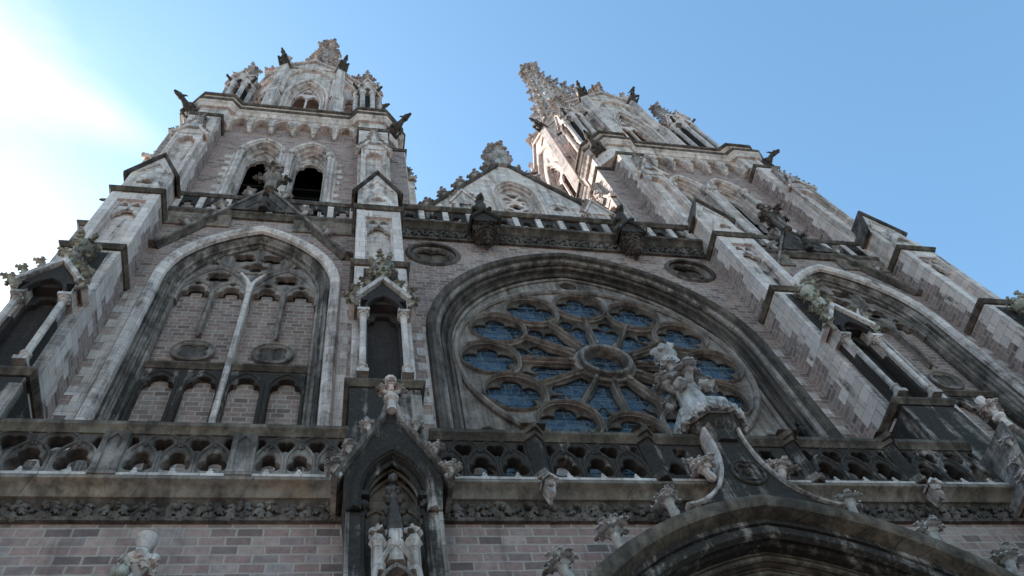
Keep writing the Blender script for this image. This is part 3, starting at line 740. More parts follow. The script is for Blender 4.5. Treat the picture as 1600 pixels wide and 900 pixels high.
# --- steep gable over each tower window
def window_gable():
    m = M(); path = [(-3.02, 25.2), (-2.72, 25.2), (0, 30.2), (2.72, 25.2), (3.02, 25.2)]
    m.sweep(path, [(.05, -.21), (.06, -.25), (.14, -.26), (.16, -.2), (.16, .02), (.05, .02)])
    o = m.obj('window_gable', 'hood', church)
    m = M(); m.sweep([(-2.72, 25.2), (0, 30.2), (2.72, 25.2)], [(-.06, -.02), (-.05, -.06), (.0, -.1), (.05, -.2), (.06, -.2), (.06, .01), (-.06, .01)]); m.plate([(-1.05, 28.3), (1.05, 28.3), (0, 30.2)], [[(-.6, 28.46), (.6, 28.46), (0, 29.55)]], -.22, -.17, .02); m.prism([(-.7, 28.34), (.7, 28.34), (0, 29.7)], -.18, -.165); m.obj('gable_face', 'mould', o)
    m = M(); m.tube([(0, -.3, 28.2), (0, -.42, 28.5), (0, -.45, 28.8)], [.17, .16, .1], 8); m.lump((0, -.52, 28.95), (.12, .16, .13)); m.lump((.1, -.45, 28.4), .12); m.lump((-.1, -.45, 28.4), .12); m.obj('beast', 'beast', o)
    m = M(); m.lathe([(.22, 30.1), (.19, 30.9), (.24, 31.1), (.36, 31.26), (.37, 31.36), (.26, 31.42), (.2, 31.6), (.13, 32.3), (.1, 32.7), (.15, 32.8), (.03, 33.0)], 0, -.25, 8, pi/8)
    for k in range(4):
        a = k*pi/2; crocket(m, (.28*cos(a), -.25+.28*sin(a), 31.25), (cos(a), sin(a), -.1), .5); crocket(m, (.2*cos(a+.78), -.25+.2*sin(a+.78), 31.7), (cos(a+.78), sin(a+.78), .1), .36)
        for z, r in ((31.8, .3), (32.2, .24)): m.lump((r*cos(a+.78), -.25+r*sin(a+.78), z), (.13, .13, .12), None, .5)
    m.obj('finial', 'hood', o)
    for s in (-1, 1):
        for t in (.3, .6, .88):
            m = M(); bigleaf(m, (2.72*s*(1-t)+.16*s, -.16, 25.3+5*t), (s*.85, -.15, .4), .44); m.obj('crocket', 'leaf', o)
    return o
wg = window_gable(); wg.location = (-TX+.05, 0, 0); dup(wg, church, (TX-.05, 0, 0))

# --- upper cornices and balustrades at the foot of the belfry
UC = [(.0, 27.85), (-.16, 27.86), (-.2, 27.94), (-.3, 28.04), (-.36, 28.06), (-.38, 28.18), (-.3, 28.26), (.0, 28.26)]
def upper(x0, x1, leaf):
    ys = 1. if leaf else .5; UC_ = [(y*ys, z) for y, z in UC]; m = M(); run(m, UC_, x0, x1); run(m, [(0, 28.26), (-.22*ys, 28.26), (-.22*ys, 28.36), (-.05*ys, 28.36), (0, 28.3)], x0, x1); 
    o = m.obj('parapet', 'ledge', church)
    m = M(); run(m, [(.02, 29.42), (-.24*ys, 29.42), (-.3*ys, 29.5), (-.34*ys, 29.54), (-.34*ys, 29.64), (-.22*ys, 29.72), (.06, 29.72), (.08, 29.6)], x0, x1); m.obj('rail', 'ledge', o)
    n = round((x1-x0)/.86); st = (x1-x0)/n; hs = []
    for i in range(n):
        c = x0+st*(i+.5); r = .15; hs.append([(c+.2, 28.4)]+star(c, 28.78, [(c-.12, 28.72, .12), (c+.12, 28.72, .12), (c, 28.96, .15)], -.25, pi+.25, 24, False)+[(c-.2, 28.4)])
    m = M(); m.plate([(x0, 28.34), (x1, 28.34), (x1, 29.44), (x0, 29.44)], hs, -.16*ys, -.02+.06*(1-ys), .02); m.obj('pierced_panel', 'sooty', o)
    for i in range(n+1):
        c = min(max(x0+st*i, x0+.1), x1-.1); m = M(); m.box(c-.1, c+.1, -.25*ys, -.15*ys, 28.36, 29.3); m.frus(c-.1, c+.1, -.25*ys, -.15*ys, 29.3, c-.1, c+.1, -.17*ys, -.15*ys, 29.42); m.obj('pilaster', 'stone', o)
    m = M()
    if leaf:
        run(m, [(.0, 27.2), (-.1, 27.2), (-.12, 27.28), (-.06, 27.34), (-.06, 27.8), (-.16, 27.86), (0, 27.86)], x0, x1); m.use(1); leafband(m, x0+.05, x1-.05, -.1, 27.32, 27.82, .42, 7); m.obj('carved_frieze', ['mould', 'carve'], o)
    else:
        for a, b in ((x0, x0+2.0), (x1-2.0, x1)):
            m = M(); run(m, [(0, 27.1), (-.06, 27.1), (-.1, 27.2), (-.05, 27.28), (-.05, 27.6), (-.14, 27.72), (-.14, 27.85), (0, 27.85)], a, b); m.obj('cove', 'gutter', o)
    return o
upper(-5.58, 5.58, True); upper(-13.0, -7.02, False); upper(7.02, 13.0, False)
def pedestal():
    m = M(); m.lathe([(.05, 26.6), (.13, 26.7), (.2, 26.95), (.3, 27.25), (.38, 27.5), (.38, 27.62)], 0, -.34, 6, pi/6)
    for z, r, n in ((26.75, .12, 5), (26.95, .17, 6), (27.16, .23, 7), (27.36, .29, 9)):
        for k in range(n): a = 2*pi*(k+random.random()*.3)/n; D = Vector((cos(a), sin(a), .9)); blade(m, (r*.8*cos(a), -.36+r*.8*sin(a), z-.1), D, Vector((0, 0, .5))-Vector((cos(a), sin(a), 0)), .34, .13)
    o = m.obj('corbel', 'carve', church)
    m = M(); m.prism([(-.4, 27.5), (.4, 27.5), (.4, 27.72), (0, 28.25), (-.4, 27.72)], -.76, 0); m.sweep([(-.5, 27.6), (0, 28.27), (.5, 27.6)], [(-.02, -.86), (.02, -.9), (.07, -.86), (.07, 0), (-.02, 0)]); m.obj('gablet', 'sooty', o)
    m = M(); m.tube([(0, -.35, 28.2), (0, -.5, 28.6), (0, -.62, 29.0), (0, -.72, 29.25)], [.3, .3, .22, .15], 9); m.lump((0, -.82, 29.35), (.15, .2, .15), None, .2, False); m.tube([(0, -.9, 29.33), (0, -1.08, 29.27)], [.1, .06], 6)
    for s in (-1, 1):
        m.tube([(.1*s, -.7, 29.44), (.15*s, -.66, 29.6)], [.05, .01], 5); m.tube([(.2*s, -.45, 28.9), (.28*s, -.75, 28.7), (.25*s, -.85, 28.45)], [.12, .09, .07], 6); m.lump((.26*s, -.35, 28.4), (.15, .25, .22), None, .2, False)
        m.add([(.2*s, -.35, 28.5), (.32*s, -.05, 28.9), (.3*s, 0, 29.4), (.18*s, -.4, 29.1), (.12*s, -.35, 28.5), (.24*s, -.05, 28.9), (.22*s, 0, 29.4), (.1*s, -.4, 29.1)], [(0, 1, 2, 3), (7, 6, 5, 4), (0, 4, 5, 1), (1, 5, 6, 2), (2, 6, 7, 3), (3, 7, 4, 0)])
    m.obj('beast', 'beast', o)
    T0 = Matrix.Translation((-.32, .25, 0)); m = M(T0); m.box(-.42, .42, -.3, .5, 28.3, 31.0); m.sweep([(-.54, 30.7), (0, 32.0), (.54, 30.7)], [(0, -.42), (.09, -.42), (.09, -.3), (0, -.3)]); m.prism([(-.5, 30.7), (.5, 30.7), (0, 31.95)], -.36, .5)
    for s in (-1, 1): m.box(.3*s-.07, .3*s+.07, -.37, -.3, 28.4, 30.7); rakes(m, .54*s, 30.8, 0, 32.0, -.34, 4, .26)
    m.lathe([(.36, 31.2), (.1, 32.6), (.16, 32.65), (.05, 32.9)], 0, .1, 4, pi/4)
    for k in range(4):
        for t in (.3, .6, .9): a = pi/4+k*pi/2; crocket(m, ((.36-.26*t)*cos(a), .1+(.36-.26*t)*sin(a), 31.2+1.4*t), (cos(a), sin(a), .2), .24)
    m.obj('pinnacle', 'top', o); return o
pd = pedestal(); pd.location = (-2.65, 0, 0); dup(pd, church, (2.65, 0, 0))

# --- gable of the nave roof
m = M(); y = 1.3
GW = arch(0, .95, 32.2, 35.9, 37.6, 10)
m.plate([(-6, 28), (6, 28), (6, 30.2), (0, 40.3), (-6, 30.2)], [GW]+[foil(1.72*s, 34.6, .26, 3, pi/2, 27) for s in (-1, 1)], y, y+.5)
gab = m.obj('nave_gable', 'top', church)
m = M(); m.sweep(GW, jamb(.26, .25, 2, .02, y-.02)); m.sweep(GW, [(0, y), (.02, y-.1), (.14, y-.1), (.18, y)])
for s in (-1, 1): m.sweep(arch(1.72*s, .5, 33.4, 34.5, 35.1, 8), bead(0, y, .05))
m.obj('window_frame', 'top', gab)
m = M(); m.plate(arch(0, .78, 32.2, 35.9, 37.3, 10), [foil(0, 36.55, .3, 3, -pi/2, 27)]+[foil(.33*s, 36.1, .24, 3, pi/2, 27) for s in (-1, 1)]+[foil(0, 35.2, .34, 4, 0, 36)]+[foil(.42*s, 34.75, .22, 4, 0, 32) for s in (-1, 1)]+[foil(.42*s, 35.65, .16, 3, 0, 20) for s in (-1, 1)], y+.25, y+.4, .025)
m.sweep(circ(0, 35.1, .68, 30), bead(0, y+.25, .05), closed=True); m.obj('tracery', 'top', gab)
m = M(); m.box(-1.2, 1.2, y+1.0, y+1.1, 31, 38); m.box(-6, 6, y+1.02, y+1.12, 28, 35.2); m.obj('backing', 'dark', gab)
m = M(); m.sweep([(-6.1, 30.05), (0, 40.3), (6.1, 30.05)], [(-.02, y-.03), (.02, y-.12), (.1, y-.16), (.16, y-.1), (.18, y+.6), (-.02, y+.6)]); m.obj('coping', 'mould', gab)
for s in (-1, 1):
    for t in (.1, .24, .38, .52, .66, .8, .92):
        m = M(); bigleaf(m, (s*6.1*(1-t)+s*.1, y+.2, 30.15+10.25*t+.05), (s*.82, -.05, .5), .62); m.obj('crocket', 'leaf', gab)
m = M(); m.lathe([(.44, 39.9), (.44, 40.7), (.52, 40.9), (.68, 41.1), (.7, 41.3), (.5, 41.4), (.36, 42.2), (.26, 42.5), (.18, 43.2), (.24, 43.4), (.1, 43.7)], 0, y+.2, 8, pi/8)
for k in range(4): bigleaf(m, (.2*cos(k*pi/2), y+.2+.2*sin(k*pi/2), 41.9), (cos(k*pi/2), sin(k*pi/2), .1), .72); bigleaf(m, (.1*cos(k*pi/2+.78), y+.2+.1*sin(k*pi/2+.78), 42.9), (cos(k*pi/2+.78), sin(k*pi/2+.78), .2), .5)
m.obj('finial', 'leaf', gab)
m = M(); m.prism([(-6.0, 30.0), (6.0, 30.0), (0, 40.0)], 1.85, 34); m.obj('nave_roof', 'roof', church)
m = M(); m.box(-5.95, 5.95, 1.05, 33.9, 0, 29.95); m.obj('nave_body', 'dark', church)
# ------------------------------------------------------------------ stepped buttresses
def ledge(m, w, yf, z, h=.3, o=.12, back=.05):
    h *= .62; o *= .85; z -= .06
    """string course round three sides of a buttress with a sloping weathering on top"""
    for (a, b, z0, z1) in ((.03, .06, z-h, z-h*.72), (.06, o, z-h*.72, z-h*.4), (o, o, z-h*.4, z-h*.12)):
        m.frus(-w-a, w+a, yf-a, back, z0, -w-b, w+b, yf-b, back, z1)
    m.frus(-w-o, w+o, yf-o, back, z-h*.12, -w, w, yf+.02, back, z+h*.5)
def front_buttress():
    m = M(); m.use(0)
    # stage with the blackened niche
    m.box(-.72, -.5, -2.45, -1.5, 0, 12.0); m.box(.5, .72, -2.45, -1.5, 0, 12.0); m.box(-.5, .5, -1.95, -1.5, 0, 12.6)
    m.box(-.7, .7, -1.5, .02, 0, 15.8); m.box(-.715, .715, -1.58, -1.5, 11.9, 15.8)
    o = m.obj('buttress', 'black', church)
    for q in ((-.722, -.66, -2.46, -1.75, 0, 11.75), (.66, .725, -2.47, -1.75, 0, 11.8), (.5, .722, -1.592, -1.4, 13.7, 15.6)): m = M(); m.box(*q); m.obj('washed_edge', 'hood', o)
    # lower gable over the niche
    A = arch(0, .5, 11.2, 11.6, 12.55, 9)
    m = M(); m.use(0); m.plate([(-.8, 11.2)]+A+[(.8, 11.2), (.84, 11.9), (.06, 13.6), (-.06, 13.6), (-.84, 11.9)], [], -2.52, -2.3, .01) if False else m.plate([(-.72, 11.2), (-.77, 11.75), (-.77, 11.98), (-.05, 13.6), (.05, 13.6), (.77, 11.98), (.77, 11.75), (.72, 11.2)]+[(x, z) for x, z in reversed(A)], [], -2.52, -2.3, .012)
    m.sweep(A, [(.16, -2.53), (.12, -2.6), (.03, -2.56), (.0, -2.48), (-.02, -2.3), (.16, -2.3)]); m.sweep(A, bead(-.06, -2.36, .045))
    m.plate([(-.72, 11.2), (-.77, 11.75), (-.77, 11.98), (-.05, 13.55), (.05, 13.55), (.77, 11.98), (.77, 11.75), (.72, 11.2)]+[(x, z) for x, z in reversed(A)], [], -2.3, -1.5)
    g = m.obj('gable', 'black', o)
    m = M(); cur = [(-.88, 11.82), (-.56, 12.5), (-.27, 13.08), (-.11, 13.45), (-.05, 13.75)]
    for q in (cur, [(-x, z) for x, z in reversed(cur)]): m.sweep(q, [(-.01, -2.53), (.0, -2.62), (.05, -2.66), (.09, -2.6), (.09, -1.55), (-.01, -1.55)])
    m.obj('coping', 'hood', g)
    for s in (-1, 1):
        for x, z, k in ((.62, 12.42, .24), (.33, 13.05, .22), (.82, 11.9, .26)):
            m = M(); bigleaf(m, (s*x, -2.55, z), (s*.8, -.35, .3), k*1.25); m.obj('crocket', 'leaf', g)
    m = M(); m.lathe([(.09, 13.6), (.075, 13.85), (.14, 13.92), (.14, 13.98), (.075, 14.04), (.07, 14.45), (.11, 14.52), (.11, 14.6), (.04, 14.64)], 0, -2.6, 8, pi/8)
    for k in range(4): bigleaf(m, (.05*cos(k*pi/2), -2.6+.05*sin(k*pi/2), 14.16), (cos(k*pi/2), sin(k*pi/2), .05), .26)
    m.obj('finial', 'stone', g)
    # niche: capitals, ribs and the tabernacle canopy in it
    for s in (-1, 1):
        m = M(); m.tube([(.5*s, -2.35, 0), (.5*s, -2.35, 11.25)], .075, 8)
        for k in range(7): a = k*.9; m.lump((.5*s+.07*cos(a), -2.36+.07*sin(a), 11.42), (.07, .07, .12), None, .4)
        m.box(.5*s-.13, .5*s+.13, -2.5, -2.2, 11.54, 11.64); m.obj('jamb_shaft', 'black', o)
    m = M(); m.prism(arch(0, .49, 9, 11.62, 12.5, 9), -1.97, -1.955)
    for q in (-.24, .24): m.sweep(arch(q, .235, 9, 11.35, 11.75, 6), bead(0, -1.99, .03))
    for yy in (-2.2, -2.02): m.sweep(A, bead(-.05, yy, .035))
    m.obj('niche_back', 'gutter', o)
    m = M()
    m.lathe([(.24, 10.6), (.2, 10.95), (.14, 11.3), (.09, 11.75), (.04, 12.05)], 0, -2.3, 6)
    for z, r in ((10.72, .24), (11.0, .2), (11.28, .16), (11.55, .12), (11.8, .08)):
        for a in (pi*1.25, pi*1.75, pi*.25, pi*.75): m.lump((r*1.3*cos(a), -2.3+r*1.3*sin(a), z), (.07, .07, .06), None, .3); m.lump((r*1.15*cos(a), -2.3+r*1.15*sin(a), z-.06), .05)
    m.lump((0, -2.34, 12.1), .09); m.lump((0, -2.4, 12.0), .06)
    c = m.obj('tabernacle_canopy', 'carve', o)
    m = M(); m.lathe([(.19, 10.2), (.19, 10.75), (.12, 11.0), (.03, 11.3)], 0, -2.34, 6)
    for s in (-1, 1):
        m.lathe([(.1, 10.0), (.1, 10.5), (.14, 10.55), (.12, 10.62), (.03, 10.95)], .25*s, -2.44, 6)
        for k in range(5): m.lump((.25*s+.1*cos(k*1.26), -2.44+.1*sin(k*1.26), 10.75), (.06, .06, .06), None, .4)
        q = [(s*.34, 9.6), (s*.3, 10.0), (s*.16, 10.3), (s*.02, 10.52)]; m.sweep(q if s < 0 else q[::-1], bead(0, -2.5, .045))
        m.sweep(arch(0, .24, 9.2, 9.7, 10.1, 8), bead(0, -2.5, .03))
    m.box(-.07, .07, -2.52, -2.42, 10.5, 10.75)
    m.obj('ogee_canopy', 'pale', c)
    # string course, stage with the columned aedicule
    m = M(); ledge(m, .72, -1.55, 16.15, .34, .13); m.obj('string_course', 'ledge', o)
    m = M(); m.use(0); m.box(-.7, .7, -1.16, .02, 15.8, 22.5); m.use(1); m.box(-.705, .705, -1.2, -1.16, 16.2, 22.3); st = m.obj('ashlar_shaft', ['qlow', 'stone'], o)
    m = M(); m.use(0); m.box(-.46, .46, -1.215, -1.18, 16.3, 22.2); m.use(1)
    A = light(0, .7, 16.35, 18.85); m.plate([(-.46, 16.3), (.46, 16.3), (.46, 19.45), (-.46, 19.45)], [A], -1.36, -1.2, .015); m.box(-.36, .36, -1.22, -1.205, 16.35, 19.3)
    for s in (-1, 1): m.box(.4*s-.055, .4*s+.055, -1.5, -1.3, 16.3, 18.2)
    a = m.obj('aedicule', ['sooty', 'niche'], o)
    for s in (-1, 1): m = M(); column(m, .47*s, -1.62, 16.2, 18.95, .075, 10); m.obj('column', 'pale', a)
    for s in (-1, 1):
        m = M(); m.box(.47*s-.1, .47*s+.1, -1.72, -1.2, 18.95, 19.4); m.plate([(-1.5, 18.3), (-1.2, 18.3), (-1.2, 19.35), (-1.5, 19.35)], [], .40*s, .46*s, .005, lambda q, z, d: (.43*s+d*.5*s, q, z)); m.obj('side_arch', 'stone', a)
    m = M(); A2 = arch(0, .4, 18.95, 18.95, 19.6, 8)
    m.use(0); m.plate([(-.56, 18.98), (-.56, 19.42), (0, 20.35), (.56, 19.42), (.56, 18.98)]+list(reversed(A2)), [], -1.72, -1.6, .01); m.sweep(A2, bead(.03, -1.72, .04)); m.prism([(-.52, 19.42), (.52, 19.42), (0, 20.25)], -1.6, -1.18)
    m.use(1); m.sweep([(-.7, 19.3), (0, 20.44), (.7, 19.3)], [(-.02, -1.82), (.1, -1.82), (.12, -1.7), (.12, -1.18), (-.02, -1.18)])
    for s in (-1, 1): m.prism([(.53*s, 19.4), (.53*s+.01, 19.45), (.3*s, 20.0)], -1.7, -1.2)
    m.obj('canopy_gable', ['niche', 'stone'], a)
    m = M()
    for s in (-1, 1):
        crocket(m, (.28*s, -1.75, 20.05), (s*.8, -.3, .4), .4); crocket(m, (.52*s, -1.75, 19.65), (s*.8, -.3, .4), .38); crocket(m, (.62*s, -1.72, 19.22), (s*.9, -.5, .1), .4)
    m.lathe([(.2, 20.2), (.17, 21.3), (.14, 21.5), (.22, 21.7), (.26, 21.84), (.2, 21.9), (.1, 22.2)], 0, -1.5, 8, pi/8)
    for q, (z, r) in enumerate(((20.55, .18), (20.95, .17), (21.3, .15))):
        for k in range(4): c = k*pi/2+(q % 2)*pi/4; crocket(m, (r*cos(c), -1.5+r*sin(c), z), (cos(c), sin(c), .1), .36)
    for k in range(6):
        c = k*2*pi/6+.3; rd = Vector((cos(c), sin(c), 0)); D = rd+Vector((0, 0, 1.4)); l = random.uniform(.28, .4); blade(m, (.12*cos(c), -1.5+.12*sin(c), 21.8), D, Vector((0, 0, .6))-rd, l, l*.4); m.lump((.3*cos(c), -1.5+.3*sin(c), 22.08), (.08, .08, .06), None, .7)
    m.obj('finial', 'lichen', a)
    m = M(); ledge(m, .72, -1.2, 22.7, .34, .12); m.obj('string_course', 'ledge', o)
    # panelled stage
    m = M(); m.use(0); m.box(-.7, .7, -.7, .02, 22.5, 27.2); m.box(-.7, -.42, -1.0, -.7, 22.6, 27.2); m.box(.42, .7, -1.0, -.7, 22.6, 27.2); m.box(-.42, .42, -.99, -.7, 26.55, 27.19)
    for s in (-1, 1): m.box(.42*s-.06, .42*s+.06, -.9, -.7, 22.6, 26.6)
    pn = m.obj('panelled_shaft', 'qlow', o)
    m = M(); m.use(0); m.plate([(-.36, 25.5), (-.36, 26.56), (.36, 26.56), (.36, 25.5)]+light(0, .62, 25.5, 25.62)[0:], [foil(.17*s, 26.3, .14, 3, pi/2, 20) for s in (-1, 1)], -.88, -.76, .012)
    for s in (-1, 1): m.sweep(arch(.18*s, .18, 25.9, 26.05, 26.5, 6) if s < 0 else arch(.18, .18, 25.9, 26.05, 26.5, 6), bead(0, -.9, .025, 6))
    m.obj('panel_tracery', 'pale', pn)
    m = M(); ledge(m, .72, -1.02, 27.35, .36, .13); m.obj('string_course', 'ledge', o)
    # gablets above
    m = M(); m.box(-.68, .68, -.85, 1.0, 26.95, 29.2); m.prism([(-.68, 29.2), (.68, 29.2), (0, 31.0)], -.85, 1.2)
    m.plate([(-.62, 27.5), (.62, 27.5), (0, 29.2)], [foil(0, 28.05, .26, 3, pi/2, 27)], -1.02, -.86, .02)
    m.sweep([(-.5, 29.3), (0, 30.3), (.5, 29.3)], bead(0, -.87, .05))
    gb = m.obj('gablet', 'top', o)
    m = M(); m.sweep([(-.8, 29.0), (0, 31.08), (.8, 29.0)], [(-.01, -.88), (.02, -.95), (.06, -.97), (.09, -.9), (.09, 1.2), (-.01, 1.2)]); m.obj('coping', 'mould', gb)
    m = M(); m.prism(foil(0, 28.05, .25, 3, pi/2, 21), -.87, -.855); m.obj('trefoil', 'slate', gb)
    return o
fb = front_buttress(); fb.location = (-6.3, 0, 0)
for x in (6.3, -13.7, 13.7): dup(fb, church, (x, 0, 0))
dup(fb, church, (-14.42, .95, 0), -pi/2); dup(fb, church, (14.42, .95, 0), pi/2)

# ------------------------------------------------------------------ belfry stage
def belfry_buttress():
    m = M(); m.use(0); m.box(-.66, .66, -.86, .02, 27.0, 39.9); m.use(1); m.box(-.665, .665, -.9, -.86, 30, 39.85); m.use(0); m.box(-.6, .6, -.55, .02, 39.9, 42.2)
    for s in (-1, 1): m.frus(.665*s-.03, .665*s+.03, -.5, -.2, 38.2, .665*s-.03, .665*s+.03, -.4, -.3, 39.0)
    o = m.obj('belfry_buttress', ['qtop', 'top'], church)
    m = M(); ledge(m, .67, -.9, 40.2, .32, .11); m.obj('string_course', 'ledge', o)
    m = M(); m.plate([(-.5, 30), (.5, 30), (.5, 36.4), (-.5, 36.4)], [light(0, .7, 30.1, 35.6)], -1.12, -.9, .02)
    for s in (-1, 1): m.box(.5*s-.04, .5*s+.04, -1.16, -.9, 30, 36.3)
    m.prism([(-.56, 36.3), (.56, 36.3), (0, 37.5)], -1.16, -.9)
    m.sweep([(-.7, 36.15), (-.45, 36.5), (0, 37.7), (.45, 36.5), (.7, 36.15)], [(-.02, -1.24), (.1, -1.26), (.1, -.9), (-.02, -.9)])
    pnl = m.obj('blind_panel', 'top', o)
    m = M(); m.lathe([(.3, 36.9), (.2, 38.0), (.07, 39.2), (.12, 39.28), (.03, 39.5)], 0, -1.02, 6)
    for s in (-1, 1): rakes(m, .66*s, 36.2, .05*s, 37.7, -1.2, 5, .22)
    for k in range(6):
        for t in (.15, .4, .65, .9): a = k*pi/3; crocket(m, ((.3-.22*t)*cos(a), -1.02+(.3-.22*t)*sin(a), 36.9+2.3*t), (cos(a), sin(a), .2), .2)
    for k in range(4): crocket(m, (0, -1.02, 39.2), (cos(k*pi/2+.78), sin(k*pi/2+.78), .1), .26)
    m.obj('crocketed_spirelet', 'leaf', pnl)
    return o
BB = belfry_buttress()
def belfry_window():
    W = arch(0, .92, 29.9, 37.95, 39.85, 10)
    m = M(); m.sweep(W, jamb(.32, .55, 3)); m.sweep(W, [(-.06, .02), (-.02, -.08), (.08, -.12), (.15, -.04), (.15, .03)])
    o = m.obj('belfry_window', 'top', church)
    for s in (-1, 1):
        m = M(); m.tube([(.82*s, -.06, 29.9), (.82*s, -.06, 37.7)], .09, 8); m.lathe([(.1, 37.45), (.11, 37.6), (.1, 37.65), (.17, 37.95), (.22, 38.02), (.22, 38.16)], .82*s, -.06, 8)
        for k in range(6): m.lump((.82*s+.15*cos(k*1.05), -.06+.15*sin(k*1.05), 37.85), .07, None, .4)
        m.obj('shaft', 'pale', o)
    I = inset(W, .32); I2 = [p for p in I if p[1] > 37.4]
    m = M(); hd = light(0, 1.1, 37.4, 37.75)
    m.plate([(I2[0][0], 37.4)]+I2[1:-1]+[(I2[-1][0], 37.4)]+hd, [foil(0, 38.85, .16, 3, pi/2, 24)], .5, .66, .02)
    m.sweep(arch(0, .58, 37.4, 37.8, 38.7, 7), bead(0, .5, .05)); m.obj('tracery', 'top', o)
    for k in range(6):
        z = 30.4+k*1.0; m = M(); sc = [(-.58, z)]+[(-.58+.145*i, z-.0-(.06 if i % 2 else 0)) for i in range(1, 8)]+[(.58, z), (.58, z+.62), (-.58, z+.62)]
        m.prism(sc, 0, .04, lambda a, b, c: (a, .58+c+(b-z)*.8, b)); m.obj('louvre', 'slate', o)
    return o
BW = belfry_window()
def gargoyle_part(parent, x, y, z, a, L=1.75, s=1., pitch=.18):
    m = M(Matrix.Rotation(-pitch, 4, 'Y')); gargoyle(m, L, s); o = m.obj('gargoyle', 'beast', parent, (x, y, z), a); return o
def belfry_front():
    """one face of the belfry in its own frame: wall surface at y=0, facing -y"""
    W = [(x+d, z) for d in (0,) for x, z in []]
    m = M(); m.plate([(-4.3, 27.5), (4.3, 27.5), (4.3, 43.3), (-4.3, 43.3)], [[(x+d, z) for x, z in arch(0, .92, 29.9, 37.95, 39.85, 10)] for d in (-1.05, 1.05)], 0, .5)
    o = m.obj('belfry_wall', 'bricktop', church)
    toothed(o, (1.97, 37.4, 0), 0, 9, .25, .5, .37, 'top')
    # arched corbel table
    m = M(); n = 6; st = 5.9/n; out = [(-3.0, 42.24), (-3.0, 41.0)]
    for i in range(n):
        c = -2.95+st*(i+.5); h = light(c, st*.74, 41.0, 41.5, 16); out += list(reversed(h))
    out += [(3.0, 41.0), (3.0, 42.24)]
    m.plate(out, [], -.36, 0, .02)
    for i in range(n+1):
        c = -2.95+st*i; m.frus(c-.13, c+.13, -.38, 0, 40.9, c-.16, c+.16, -.42, 0, 41.12); m.frus(c-.05, c+.05, -.15, 0, 40.55, c-.13, c+.13, -.36, 0, 40.9)
    for i in range(n): c = -2.95+st*(i+.5); m.sweep(arch(c, st*.44, 41.1, 41.5, 42.15, 6), bead(0, -.37, .045))
    m.obj('corbel_table', 'top', o)
    m = M(); m.box(-3.2, 3.2, -.34, .02, 42.3, 43.5)
    m.obj('drain_band', 'pale', o)
    for i in range(10): m = M(); c = -2.7+.6*i; m.lump((c, -.35, 43.0), (.1, .03, .09), None, .1); m.obj('drain_hole', 'slate', o)
    return o
BF = belfry_front()
RING = []
for k in range(4):
    a = k*pi/2; 
    for x, y in ((-2.7, -4.8), (2.7, -4.8), (3.05, -5.15), (4.35, -5.15), (5.15, -4.35), (5.15, -3.05), (4.8, -2.7)): RING.append((x*cos(a)-y*sin(a), x*sin(a)+y*cos(a)))
RG = []
for p in RING:
    if not RG or hypot(p[0]-RG[-1][0], p[1]-RG[-1][1]) > .05: RG.append(p)
if hypot(RG[0][0]-RG[-1][0], RG[0][1]-RG[-1][1]) < .05: RG.pop()
def tower_cornice():
    m = M(); m.use(0)
    m.sweep(RG, [(.3, 42.2), (.0, 42.2), (-.05, 42.35), (-.12, 42.5), (-.2, 42.6), (-.22, 42.74), (-.1, 42.82), (.3, 42.84)], XY, closed=True)
    m.sweep(RG, [(.4, 43.5), (.05, 43.5), (-.02, 43.6), (-.1, 43.66), (-.12, 43.8), (.0, 43.9), (.4, 43.95)], XY, closed=True)
    m.use(1); m.sweep(RG, [(.5, 42.22), (.1, 42.22), (.12, 43.6), (.5, 43.6)], XY, closed=True)
    for k in range(4):
        a = k*pi/2; c, s_ = cos(a), sin(a); q = [(2.95, -4.35), (2.95, -4.75), (3.08, -5.02), (4.3, -5.02), (5.02, -4.3), (5.02, -3.08), (4.75, -2.95), (4.35, -2.95)]
        m.prism([(x*c-y*s_, x*s_+y*c) for x, y in q], 40.6, 42.3, XY)
    o = m.obj('tower_cornice', ['top', 'top'], church)
    m = M(); m.sweep(RG, [(.02, 42.6), (-.22, 42.6), (-.28, 42.72), (-.26, 42.84), (-.1, 42.9), (.02, 42.9)], XY, closed=True); m.sweep(RG, [(.02, 43.64), (-.12, 43.66), (-.2, 43.74), (-.2, 43.9), (.0, 44.0)], XY, closed=True); m.obj('weathered_edge', 'ledge', o)
    m = M(); m.prism(RG, 43.6, 43.7, XY); m.obj('roof_deck', 'dark', o)
    for k in range(4): a = -pi/4+k*pi/2; gargoyle_part(o, 6.35*cos(a), 6.35*sin(a), 42.15, a, 1.45, 1.0, .1)
    return o
TC = tower_cornice()
